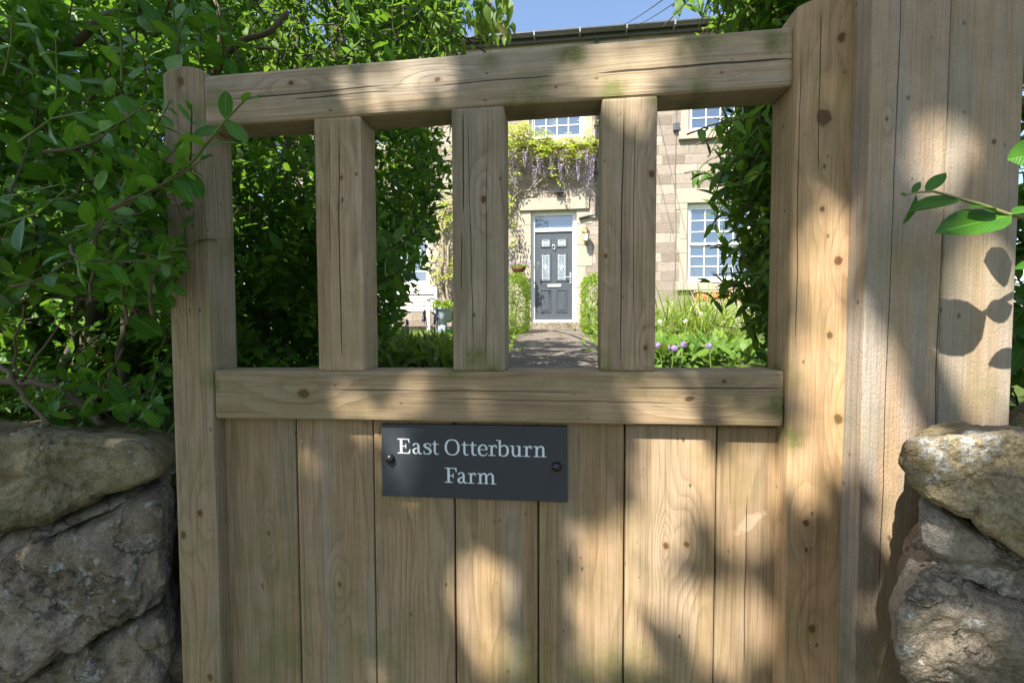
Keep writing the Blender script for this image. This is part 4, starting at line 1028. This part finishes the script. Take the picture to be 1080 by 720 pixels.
for i in range(4):
    a = np.array([-1.75+rng.normal(0,.18), 2.4+rng.normal(0,.2), 1.05]); b_ = a + np.array([rng.normal(.05,.2), rng.normal(0,.3), 2.4])
    obj('stem', Geo().tube(bend(a, b_, 6, .12), [.022-.0024*j for j in range(7)], 8), B_dark, B2, smooth=True)
cs = []
while len(cs) < 360:
    q = np.array([rng.uniform(-5.0,-1.9), rng.uniform(1.1,3.4), rng.uniform(1.0,4.2)])
    e = ((q[0]+3.4)/1.5)**2 + ((q[1]-2.2)/1.0)**2
    if e > 1.0 or rng.random() > (.5+.5*e): continue
    cs.append(q)
B3 = clump_shrub('deep evergreen with shade-darkened leaves seen between the nearest shrub and its branches at far left', (-3.4, 2.2, 1.06), cs, .062, 90, leafmat('shade-darkened evergreen leaf', (.024,.066,.010), (.048,.11,.016), .25, .36), keep=keepB, group='evergreens left of the path')  # leaf colour darkened to stand in for deep shade
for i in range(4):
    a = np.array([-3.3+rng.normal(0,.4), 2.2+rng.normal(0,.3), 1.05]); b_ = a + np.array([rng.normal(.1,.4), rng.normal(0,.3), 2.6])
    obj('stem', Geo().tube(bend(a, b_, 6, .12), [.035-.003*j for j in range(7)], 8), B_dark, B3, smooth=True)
branch('branch', [(222,86,.55),(231,60,.5),(258,48,.45),(285,32,.42),(304,12,.42)], .012, .005, B_twig, Bs)
branch('branch', [(258,48,.45),(275,50,.42),(292,52,.38)], .005, .0025, B_twig, Bs)
branch('branch', [(231,60,.5),(232,35,.5),(226,0,.5)], .008, .004, B_twig, Bs)
# foliage showing over the top rail on the left
lvt = Leaves(); gst = Geo()
for _ in range(150):
    x = rng.uniform(150, 478) if rng.random() < .35 else rng.uniform(290, 478); y = rng.uniform(-60, 80 - .09*(x-150)); Yd = rng.uniform(.45, 1.0); tip = P(x, y, Yd); d = np.array([.3,-.5,.3]) + rv()*.45; d /= np.linalg.norm(d)
    shoot(lvt, gst, bend(tip-d*.17, tip, 3, .02), 5, .042*rng.uniform(.8,1.2), .42)
lvt.build('upper_foliage', L_hedge2, Bs, 4, .28, .25)
obj('upper_twig', gst, B_dark, Bs, smooth=True)

# ---- cherry branch hanging into the sky
ch = thing('cherry_tree', 'tree behind the evergreens, its drooping pointed green leaves hanging into the sky', 'tree', (-2.0, 4.2, 1.1))
branch('trunk', [(330,330,4.2),(340,200,4.2),(352,60,4.1),(365,-80,4.0),(380,-260,3.9)], .11, .06, bark('cherry bark', (.11,.07,.055)), ch, 10, .03)
branch('limb', [(372,-160,3.9),(420,-120,3.2),(460,-70,2.5),(490,-30,2.1),(520,10,1.9),(540,30,1.8)], .035, .005, B_dark, ch, 7, .01)
branch('twig', [(478,52,1.9),(495,40,1.9),(512,33,1.85),(530,34,1.8)], .006, .003, B_dark, ch, 5, .004)
lv = Leaves()
L_cherry = leafmat('cherry leaf', (.06,.125,.014), (.12,.20,.025), .42, .42, young=(.17,.14,.03))
for _ in range(110):
    x = rng.normal(516, 15); y = rng.uniform(-70, 26)
    if x < 492 or x > 546: continue
    Yd = rng.uniform(1.55, 2.0); o = P(x, y, Yd); lv.add(o, np.array([rng.normal(0,.35), rng.normal(0,.3), -1.0]), np.array([rng.normal(0,.6),-1,.25]), rng.uniform(.075,.115), rng.uniform(.030,.044))
for _ in range(40):
    x = rng.uniform(470, 505); y = rng.uniform(-70, 22); o = P(x, y, rng.uniform(1.7,2.2)); lv.add(o, np.array([rng.normal(0,.4), rng.normal(0,.3), -1.0]), np.array([rng.normal(0,.6),-1,.25]), rng.uniform(.07,.10), rng.uniform(.03,.042))
for x, y in ((520,34),(527,35),(533,33),(512,33),(538,20)):
    for _ in range(2): lv.add(P(x+rng.normal(0,3), y+rng.normal(0,3), 1.8), np.array([rng.normal(0,.3), rng.normal(0,.2), -1.0]), np.array([rng.normal(0,.5),-1,.25]), rng.uniform(.06,.085), rng.uniform(.025,.038))
for _ in range(260):
    q = np.array([rng.uniform(-3.2,-1.2), rng.uniform(3.2,5.2), rng.uniform(3.6,6.0)]); lv.add(q, np.array([rng.normal(0,.5), rng.normal(0,.5), -.8]), rv(), .11, .045)
lv.build('foliage', L_cherry, ch, 4, .2, .2, .40)

# ---- long-leaved shrub behind the right of the gate
def left_edge(y): return np.interp(y, [-60,0,30,60,100,115,150,185,200,240,270,300,330,352], [722,726,730,742,752,748,742,738,742,752,760,752,768,790])
Rt = thing('long_leaved_shrub', 'tall shrub with long pointed leaves behind the right side of the gate', 'shrub', (1.15, 1.0, 1.03))
lv = Leaves(); gs = Geo(); c = 0
while c < 3000:
    q = np.array([rng.uniform(.38,1.15), rng.uniform(.42,1.2), rng.uniform(1.25,3.0)])
    x, y = px_of(q); x -= 4
    le = left_edge(y)
    if x < le + 10 + abs(rng.normal(0, 24)) or (x < 830 and y > 356): continue
    d = np.array([-.55,-.45,.1]) + rv()*np.array([.5,.4,.45]); d /= np.linalg.norm(d)
    shoot(lv, gs, bend(q-d*.20, q, 3, .02), 5, .062*rng.uniform(.75,1.15), .34, .0024, .1, UPL+np.array([0,0,.2]), jitter=.4); c += 1
for path in ([(835,240,.8),(800,222,.75),(770,195,.7),(745,183,.66)], [(830,160,.8),(800,140,.75),(775,122,.7)], [(830,290,.8),(790,280,.75),(768,262,.7)], [(835,345,.75),(800,322,.72),(770,312,.7)], [(840,320,.8),(810,300,.75),(775,300,.7),(750,298,.68)], [(840,215,.8),(805,195,.74),(765,190,.7)]):
    shoot(lv, gs, [P(*q) for q in path], 5, .074, .36, .003, .15, UPL, small=.7)
lv.build('foliage', L_right, Rt, 5, .30, .35, .42)
obj('twig', gs, B_twig, Rt, smooth=True)
for i in range(6):
    a = np.array([1.1+rng.normal(0,.15), 1.0+rng.normal(0,.12), 1.0]); b_ = a + np.array([rng.normal(.05,.12), rng.normal(-.05,.12), 1.8])
    obj('stem', Geo().tube(bend(a, b_, 6, .08), [.009-.001*j for j in range(7)], 7), B_dark, Rt, smooth=True)

# ---- shrub at the right edge with the twig reaching across the board
Ed = thing('climbing_shrub', 'shrub at the right edge whose single leafy twig reaches across the sawn post', 'shrub', (1.0, .25, 1.0))
lv = Leaves(); gs = Geo(); YT = -.115
gs.tube([P(1130,232,-.08), P(1085,230,-.10), P(1062,226,YT), P(1035,216,YT), P(1010,209,YT), P(985,202,YT-.01), P(966,203,YT-.01), P(954,206,YT-.01)], [.0030,.0026,.0022,.0019,.0016,.0013,.001,.0006], 6)
def pleaf(b_, t_, w_px, Y=YT, n=(-.1,-.9,.5), yb=0, yt=0):
    o = P(*b_, Y+yb); e = P(*t_, Y+yt); l = np.linalg.norm(e-o); s = (Y+CAMD)/FPX/.78
    lv.add(o, e-o, np.array(n), l, w_px*s)
pleaf((1066,227),(988,243), 27, n=(-.1,-.75,.75), yt=-.012)
pleaf((1012,209),(962,216), 16, n=(.0,-.7,.8), yt=-.01)
pleaf((976,203),(1000,178), 9, n=(-.5,-.9,.3))
pleaf((966,205),(957,237), 8, n=(.6,-.8,.2))
pleaf((1050,220),(1024,216), 13, n=(.1,-.5,1), yt=-.01)
pleaf((962,204),(972,190), 5); pleaf((956,206),(950,204), 4)
pleaf((1066,226),(1100,216), 11, n=(-.1,-.7,.7))
pleaf((1098,162),(1066,166), 24, n=(-.2,-1,.2)); pleaf((1110,272),(1068,286), 10, n=(-.2,-.7,.6))
for _ in range(120):
    x = rng.uniform(1090, 1260); y = rng.uniform(-80, 455); q = P(x, y, rng.uniform(-.02, .5)); d = np.array([-.5,-.4,.1]) + rv()*.5; d /= np.linalg.norm(d)
    if px_of(q)[0] < 1100 or q[1] < .06: continue
    shoot(lv, gs, bend(q-d*.16, q, 3, .02), 4, .066*rng.uniform(.8,1.15), .42)
lv.build('foliage', leafmat('climber leaf', (.035,.115,.010), (.06,.17,.016), .28, .36), Ed, 6, .22, .22, .45)
obj('twig', gs, plain('pale twig', (.20,.20,.07), .6), Ed, smooth=True)
for i in range(3):
    a = np.array([1.0+rng.normal(0,.1), .3, .9]); b_ = a + np.array([rng.normal(0,.2), rng.normal(0,.1), 1.3])
    obj('stem', Geo().tube(bend(a, b_, 5, .06), [.014,.012,.011,.009,.007,.005], 7), B_dark, Ed, smooth=True)

# ---- clipped box hedges either side of the door
L_box = leafmat('box leaf', (.10,.18,.018), (.20,.30,.035), .40, .42, vein=False)
def box_hedge(x0, x1, y0, y1, z0, z1, label):
    t = thing('box_hedge', label, 'hedge', ((x0+x1)/2, (y0+y1)/2, z0), 'clipped box hedges by the door')
    lv = Leaves(); n = 8000
    for _ in range(n):
        p = np.array([rng.uniform(x0,x1), rng.uniform(y0,y1), rng.uniform(z0,z1)]); c = np.array([(x0+x1)/2,(y0+y1)/2,(z0+z1)/2]); h = np.array([x1-x0,y1-y0,z1-z0])/2
        u_ = (p-c)/h; ax = np.argmax(np.abs(u_)); m = np.sum(np.abs(u_)**6)**(1/6); p = c + u_/m*h*rng.uniform(.86,1.03)*(1+.035*noise.noise(Vector(p*5)))
        nrm = np.sign(u_)*np.abs(u_)**5; lv.add(p, nrm+rv()*.8, nrm+np.array([0,0,.6])+rv()*.5, rng.uniform(.030,.046), rng.uniform(.018,.026))
    lv.build('foliage', L_box, t, 2, .2, .2)
    g = Geo(); c = np.array([(x0+x1)/2,(y0+y1)/2])
    for _ in range(8):
        a = np.array([c[0]+rng.normal(0,.06), c[1]+rng.normal(0,.2), z0-.03]); g.tube(bend(a, a+np.array([rng.normal(0,.12), rng.normal(0,.25), (z1-z0)*.8]), 3, .03), [.012,.009,.007,.004], 5)
    obj('stem', g, B_dark, t)
    return t
box_hedge(-1.22, -.55, 6.2, 7.6, 1.19, 2.22, 'clipped bright green box hedge left of the front door')
box_hedge(.40, 1.1, 6.3, 7.7, 1.19, 2.20, 'clipped bright green box hedge right of the front door')

# ---- loose border plants
def herb(name, label, cat, loc, n, L, W, mat, spread=.15, droop=.5, group=None, flowers=None, peak=.42, h=.1):
    t = thing(name, label, cat, loc, group); lv = Leaves(); loc = np.array(loc)
    for _ in range(n):
        a = rng.uniform(0, 6.28); el = rng.uniform(.25, 1.35); d = np.array([math.cos(a)*math.cos(el), math.sin(a)*math.cos(el), math.sin(el)])
        o = loc + np.array([rng.normal(0,spread), rng.normal(0,spread), rng.uniform(0,h)]); s = rng.uniform(.65,1.15)
        lv.add(o, d, np.array([-d[0]*.6, -d[1]*.6-.3, 1.0])+rv()*.25, L*s, W*s)
    lv.build('foliage', mat, t, 5, .25, droop, peak)
    if flowers: flowers(t, loc)
    return t
L_herb = leafmat('border leaf', (.055,.125,.016), (.12,.21,.03), .36, .40)
L_herbl = leafmat('bright border leaf', (.085,.16,.02), (.17,.26,.035), .38, .42)
L_iris = leafmat('strap leaf', (.085,.17,.022), (.20,.29,.045), .40, .40, young=(.38,.38,.12), vein=False)
def petal_ball(g, c, r, n, s):
    for _ in range(n):
        v = unit(rv()); p = c + v*r*rng.uniform(.6,1.0); a = unit(np.cross(v, rv())); b_ = np.cross(v, a)
        g.add([p-a*s, p-b_*s*.8, p+a*s, p+b_*s*.8], [(0,1,2,3)])
M_lil = leafmat('lilac petal', (.30,.20,.50), (.45,.34,.66), .4, .6, vein=False)
M_blue = leafmat('blue petal', (.06,.06,.32), (.12,.12,.48), .35, .6, vein=False)
M_whitep = leafmat('white petal', (.62,.62,.60), (.8,.8,.76), .3, .6, vein=False)
M_wist = leafmat('wisteria petal', (.34,.25,.50), (.54,.45,.70), .35, .6, vein=False)
def flower_stalks(kindname, mat, n, h, r, s, spread, dens=36, tall=1.0):
    def f(t, loc):
        for _ in range(n):
            g = Geo(); a = loc + np.array([rng.normal(0,spread), rng.normal(0,spread*.6), 0]); top = a + np.array([rng.normal(0,.03), rng.normal(0,.03), h*rng.uniform(.85,1.15)])
            if tall > 1:
                for q in range(7): petal_ball(g, top - np.array([0,0,r*tall*q*.42]), r*(.45+.1*q), dens//6, s)
            else: petal_ball(g, top, r, dens, s)
            o = obj('flower_head', g, mat, t)
            obj('stalk', Geo().tube(bend(a, top, 2, .01), .0035, 4, cap=False), B_green, o)
    return f
def gz(x, y): return hgt(x, y)
spots = [(-1.35,2.55,-.02),(-1.05,2.9,0),(-.80,2.75,0),(-.95,3.5,0),(-1.5,3.4,0),(-1.25,4.1,0),(-.85,4.4,0),(-.72,3.15,0),(-1.75,2.9,0),(-1.9,4.0,0),(-.66,2.02,0),(-.85,2.12,0),(-1.04,2.05,0)]
labsL = ['narrow arching leaves, at the far left','in dappled shade beneath the tall evergreen','lush, just left of middle baluster','low, half shaded, behind the front row','partly hidden by the evergreen leaves','standing before the urn','at the path edge, in sun','small, hugging the path edge','deep in the shade of the evergreen','on the lawn edge before the bench','nearest the gate, against the middle baluster','nearest the gate, below the urn','nearest the gate, beside the left baluster']
for (x, y, z), lb in zip(spots, labsL):
    herb('border_plant', 'leafy border plant left of the path, ' + lb, 'plant', (x, y, gz(x,y)-.01), 85, .17, .040, L_herbl, .13, .55, 'leafy border plants left of the path')  # bright leaf colour stands in for sunlight missing under the evergreen
spots = [(.55,2.45),(.85,2.35),(1.18,2.5),(.98,2.9),(.66,3.1),(1.3,3.1),(1.6,2.8),(1.05,3.6),(.62,3.9),(1.5,3.9)]
labsR = ['with broad dark leaves nearest the right baluster','broad-leaved, centre of the right gap','broad-leaved, nearest the right stile','half hidden behind the front row','behind the lilac flowers','in shade below the long-leaved shrub','at the far right behind the stile','before the strap-leaved clump','at the path edge below the right hedge','on the lawn edge, far right']
for (x, y), lb in zip(spots, labsR):
    herb('border_plant', 'leafy border plant right of the path, ' + lb, 'plant', (x, y, gz(x,y)-.01), 75, .15, .048, L_herb if y < 3.5 else L_herbl, .12, .55, 'leafy border plants right of the path')
herb('bluebell_clump', 'clump with upright blue flower spikes below the left evergreen', 'flowers', (-1.02,2.55,gz(-1,2.5)), 26, .22, .018, L_herb, .07, .5, flowers=flower_stalks('blue', M_blue, 4, .36, .022, .009, .06, 42, 1.5))
herb('lilac_flowers', 'pale lilac flower heads just right of the third baluster', 'flowers', tuple(P(716,369,2.15)-np.array([0,0,.22])), 26, .13, .04, L_herb, .06, .5, flowers=flower_stalks('lilac', M_lil, 6, .24, .023, .008, .09, 50))
herb('white_flowers', 'small white flowers in front of the strap-leaved clump', 'flowers', (1.0,3.75,gz(1,3.7)), 40, .12, .04, L_herbl, .16, .5, flowers=flower_stalks('white', M_whitep, 8, .30, .025, .008, .22, 26))
herb('iris_clump', 'tall clump of bright strap leaves under the right house window', 'plant', (2.15,6.5,gz(2,6.5)), 420, .85, .022, L_iris, .36, .42, 'strap-leaved clumps', peak=.3)
herb('iris_clump', 'smaller bright strap-leaved clump at the right, below the end of the terracotta trough', 'plant', (3.75,6.7,gz(3,6.7)), 240, .75, .024, L_iris, .30, .42, 'strap-leaved clumps', peak=.3)
for (x, y, lb) in ((-.84,5.3,'loose grassy shrub at the path edge in front of the left box hedge'),(-.92,4.6,'airy pale green perennial left of the path, nearer than the grassy shrub')):
    herb('path_shrub', lb, 'plant', (x-.06, y, gz(x,y)), 260, .26, .016, L_herbl, .14, .35, 'loose plants at the path edge', h=.30)
for (x, y, lb) in ((.62,5.6,'leafy rounded shrub at the path edge in front of the right box hedge'),(.72,4.7,'low leafy shrub right of the path, nearer than the rounded one')):
    herb('path_shrub', lb, 'plant', (x+.08, y, gz(x,y)-.05), 420, .075, .04, L_herbl, .19, .3, 'loose plants at the path edge', h=.50)
herb('urn_plant', 'bright lime green plant filling the blue-grey urn', 'plant', (UX,UY,UZ+.40), 260, .10, .035, L_box, .10, .3, h=.16)
herb('basket_flowers', 'mauve and purple pansies spilling from the hanging basket', 'flowers', tuple(HB+np.array([0,0,-.02])), 110, .08, .035, L_herbl, .10, .4, h=.05, flowers=flower_stalks('pansy', M_lil, 14, .10, .035, .014, .14, 14))
herb('bluebell', 'small bluebells and blades in the dark gap by the left gate stile', 'flowers', (-.706,.15,.66), 10, .15, .010, L_herb, .012, .3, flowers=flower_stalks('bluebell', leafmat('bluebell petal', (.22,.24,.55), (.36,.38,.7), .3, .6, vein=False), 3, .15, .012, .006, .012, 30, 1.3))
herb('gap_fern', 'dark narrow leaves growing in the gap beside the left gate stile', 'plant', (-.735,.24,.74), 16, .14, .016, L_hedge, .015, .5)
# grass of the lawn
lv = Leaves()
for _ in range(9000):
    x = rng.uniform(-4.5, 5); y = rng.uniform(2.6, 8.6)
    if -.75 < x < .55: continue
    lv.add(np.array([x, y, gz(x,y)-.005]), np.array([rng.normal(0,.35), rng.normal(0,.35), 1]), rv(), rng.uniform(.04,.09), .006)
kind(lv.build('lawn_grass', leafmat('grass blade', (.08,.15,.018), (.16,.23,.035), .35, .5, vein=False), None, 2, .1, .3), 'stuff')

# ---- wisteria on the house
wi = thing('wisteria', 'old wisteria trained over the door with bright leaves and hanging mauve flowers', 'climber', (-2.25, HY-.15, 1.25))
def hpt(px, py, d=.12): return P(px, py, HY-d)
for pth, a_, b_ in (([(468,352,.12),(470,330,.14),(463,300,.12),(470,270,.14),(464,240,.12),(470,215,.12)], .055, .035), ([(476,330,.12),(468,300,.16),(474,260,.14),(478,235,.12)], .035, .025),
                    ([(455,328,.16),(470,325,.16),(480,322,.14)], .05, .04), ([(470,215,.12),(500,215,.12),(520,232,.12),(533,215,.14),(548,203,.14),(562,198,.13),(590,180,.12),(622,165,.12)], .035, .014), ([(500,215,.12),(520,180,.12),(545,160,.12),(590,152,.12),(640,150,.12)], .025, .012),([(560,198,.13),(568,185,.12),(575,160,.12)], .016, .01),([(533,215,.14),(527,200,.12),(531,175,.12)], .014, .008)):
    branch('trunk', [(x, y, HY-d) for x, y, d in pth], a_, b_, bark('wisteria bark', (.26,.215,.155)), wi, 7, .03)
lv = Leaves(); L_w = leafmat('wisteria leaf', (.19,.28,.03), (.34,.41,.05), .42, .45, young=(.36,.26,.08), vein=False)
def wl_cluster(c, n, r):
    for _ in range(n):
        o = c + rv()*r*np.array([1,.7,1]); d = np.array([rng.normal(0,.6), -abs(rng.normal(.4,.4)), rng.normal(-.35,.4)])
        for q in range(6):
            lv.add(o + unit(d)*q*.035, np.cross(unit(d), np.array([0,-.4,1]))*(1 if q % 2 else -1)+d*.6, np.array([0,-.7,.8])+rv()*.3, rng.uniform(.07,.10), .034)
for _ in range(62): x = rng.uniform(522, 632); wl_cluster(hpt(x, rng.normal(150 - 6*math.sin(x*.06), 7), rng.uniform(.08,.42)), 5, .10)
for _ in range(26): wl_cluster(hpt(rng.uniform(480, 530), rng.uniform(145, 215), rng.uniform(.1,.35)), 4, .12)
for _ in range(20): wl_cluster(hpt(rng.uniform(455, 482), rng.uniform(205, 300), rng.uniform(.08,.28)), 3, .10)
for _ in range(7): wl_cluster(hpt(rng.uniform(527, 540), rng.uniform(205, 262), rng.uniform(.08,.25)), 3, .07)
for _ in range(8): wl_cluster(hpt(rng.uniform(530, 600), rng.uniform(168, 190), rng.uniform(.05,.2)), 2, .06)
lv.build('foliage', L_w, wi, 3, .15, .25, .42)
tg = Geo()
for _ in range(90):
    x = rng.uniform(528, 625); a = hpt(x, rng.uniform(158, 185), .08); tg.tube(bend(a, a+np.array([rng.normal(0,.18), rng.uniform(-.06,.02), rng.uniform(-.30,.02)]), 3, .05), [.007,.006,.005,.003], 4, cap=False)
for _ in range(40):
    a = hpt(rng.uniform(455,480), rng.uniform(215,340), .10); tg.tube(bend(a, a+np.array([rng.normal(0,.15), rng.uniform(-.08,.02), rng.uniform(-.25,.2)]), 3, .05), [.008,.007,.005,.003], 4, cap=False)
obj('twig', tg, bark('grey wisteria twig', (.30,.26,.20)), wi)
rac = None
for i in range(27):
    x = 525 + i*3.9 + rng.normal(0, 1.5); top = hpt(x, rng.uniform(155, 170) + (6 if i % 5 == 0 else 0), rng.uniform(.12,.38)); ln = rng.uniform(.30,.62)
    g = Geo()
    for q in range(90):
        f = rng.random(); rad = .060*(1-.75*f); a = rng.uniform(0,6.28); p = top + np.array([rad*math.cos(a), rad*math.sin(a), -ln*f]); u1 = unit(rv()); u2 = unit(np.cross(u1, rv())); s = .020*(1-.45*f); g.add([p-u1*s, p-u2*s*.8, p+u1*s, p+u2*s*.8], [(0,1,2,3)])
    obj('flower_raceme', g, M_wist, wi)

# ================================================================== TREE OVER THE LANE, BEHIND THE CAMERA: it shades the gate
tree = thing('lane_tree', 'broad-leaved tree on the far side of the lane, its crown shading the gate', 'tree', (-3.4, -4.6, 0))
SH = TO_SUN/abs(TO_SUN[1])                                           # per metre of y towards the sun
def on_gate(p):                                                      # where a point's shadow meets the gate plane y = 0
    return p[0] - p[1]*.60, p[2] + p[1]*1.5
patches = []
def patch(cx, cy, rx, ry, ang=0, Y=0.0):
    c = P(cx, cy, Y); e1 = P(cx+rx*math.cos(R_(ang)), cy+rx*math.sin(R_(ang)), Y); e2 = P(cx-ry*math.sin(R_(ang)), cy+ry*math.cos(R_(ang)), Y)
    f = lambda q: np.array(on_gate(q)); c2 = f(c); A2 = np.column_stack([f(e1)-c2, f(e2)-c2]); patches.append((c2, np.linalg.inv(A2)))
for a in [(372,97,14,12),(408,93,16,20),(425,80,18,20),(462,84,18,16),(655,72,48,24),(600,92,20,12),(700,60,20,16),(372,425,10,18,-15),(450,418,20,20),(500,425,14,14),
          (880,436,20,16),(868,385,26,50),(872,290,26,60),(850,500,18,40),(690,415,40,14),(665,120,12,16)]: patch(*a)
for a in [(508,625,30,38),(640,572,24,24),(634,642,40,18,15),(645,690,52,16),(712,500,36,48),(700,560,26,24),(785,500,26,44),(782,560,22,20),(705,632,44,22,25),(776,655,32,34),(425,700,22,12),(520,690,20,16),(760,700,24,10),(328,490,6,7),(430,500,12,22,35),(465,500,26,9,40),(428,465,10,18)]: patch(*a, *( () if len(a) == 5 else (0,) ), .02)
for a in [(938,470,26,60),(925,400,14,50),(1040,290,22,40),(1035,360,36,50),(985,165,22,40),(945,540,18,40),(1050,430,20,20)]: patch(*a, 0, -.043)
for a in [(985,474,36,20),(1030,468,30,12),(1005,690,44,26),(985,560,12,10)]: patch(*a, 0, -.22)
def in_patch(X0, Z0, grow):
    q = np.array([X0, Z0])
    for c, Mi in patches:
        d = Mi @ (q-c); n_ = np.linalg.norm(d)
        if n_ < 1.0: return True
        # distance outside the ellipse, in metres
        if n_ < 4 and np.linalg.norm(q-c)*(1-1/n_) < grow: return True
    return False
lv = Leaves(); lv2 = Leaves()
cnt = 0
cl = [(rng.uniform(-2.1,1.35), rng.uniform(-.2,2.9), rng.uniform(2.7,4.6)) for _ in range(260)]
NLEAF = 52000
for i in range(NLEAF):
    if rng.random() < .38:
        c = cl[rng.integers(len(cl))]; X0 = c[0]+rng.normal(0,.16); Z0 = c[1]+rng.normal(0,.16); s = c[2]+rng.normal(0,.22)
    else: X0 = rng.uniform(-2.2,1.4); Z0 = rng.uniform(-.3,3.0); s = rng.uniform(2.6,4.8)
    if ((X0+.4)/1.9)**2 + ((Z0-1.3)/1.75)**2 > 1.0: continue
    if in_patch(X0, Z0, .022): continue
    p = np.array([X0, 0, Z0]) + TO_SUN*s; d = rv(); d[2] -= .4
    # leaf centre stays clear of the gaps
    l = rng.uniform(.05,.078); d = unit(d)
    lv.add(p - d*l*.5, d, np.array([-.2,-.3,1])+rv()*.5, l, l*.58); cnt += 1
for _ in range(5200):                                                # the rest of the crown
    v = unit(rv()); p = np.array([-3.2,-4.6,4.8]) + v*np.array([2.6,1.8,1.9])*rng.uniform(.4,1.0)
    X0, Z0 = on_gate(p)
    if abs(X0) < 2.4 and -.4 < Z0 < 3.1: continue
    d = rv(); lv2.add(p, d, np.array([-.2,-.3,1])+rv()*.5, .10, .055)
L_tree = leafmat('lane tree leaf', (.045,.11,.014), (.09,.17,.025), .30, .42, vein=False)
lv.extend(lv2.o, lv2.d, lv2.n, lv2.l, lv2.w)
lv.build('crown', L_tree, tree, 2, .15, .2)
def limb(pts, r0, r1, nm): obj(nm, Geo().tube(pts, [r0+(r1-r0)*i/(len(pts)-1) for i in range(len(pts))], 9), bark('lane tree bark', (.14,.115,.085)), tree, smooth=True)
limb([(-3.4,-4.6,-.1),(-3.35,-4.6,1.2),(-3.2,-4.55,2.6),(-3.0,-4.4,3.8)], .17, .10, 'trunk')
limb([(-3.0,-4.4,3.8),(-2.6,-3.7,4.6),(-2.0,-2.9,5.3),(-1.3,-2.4,5.9)], .085, .02, 'limb')
limb([(-3.1,-4.5,3.2),(-3.3,-4.9,4.4),(-3.2,-5.1,5.8)], .08, .02, 'limb')
limb([(-3.0,-4.4,3.8),(-3.6,-4.0,4.9),(-3.9,-3.9,5.8)], .06, .015, 'limb')

# ---- unseen hedge added behind the camera to shut off the low sky
hr = thing('sky_block_hedge', 'tall shaggy unseen hedge, added to block the low sky', 'hedge', (0, -6.2, 0))
lv = Leaves()
for _ in range(16000):
    x = rng.uniform(-9, 9); top = 3.9 + .5*noise.noise(Vector((x*.5, 1, 2))) + .3*noise.noise(Vector((x*1.9, 4, 2))); z = rng.uniform(0, 1)**.8*top
    y = -6.2 + rng.choice((-1, 1))*.55*(1-(z/top)**4*.6)*rng.uniform(.5, 1.1) + .15*noise.noise(Vector((x*1.3, z*1.3, 5)))
    lv.add(np.array([x, y, z]), rv()+np.array([0,.4,0]), np.array([0,.5,.8])+rv()*.5, rng.uniform(.11,.19), rng.uniform(.065,.10))
lv.build('foliage', L_tree, hr, 2, .15, .2)
g = Geo()
for i in range(26):
    a = np.array([-8.8+i*.7+rng.normal(0,.1), -6.2+rng.normal(0,.15), -.05]); g.tube(bend(a, a+np.array([rng.normal(0,.3), rng.normal(0,.15), 3.3]), 4, .1), [.05,.04,.03,.02,.01], 6)
obj('stem', g, B_dark, hr)
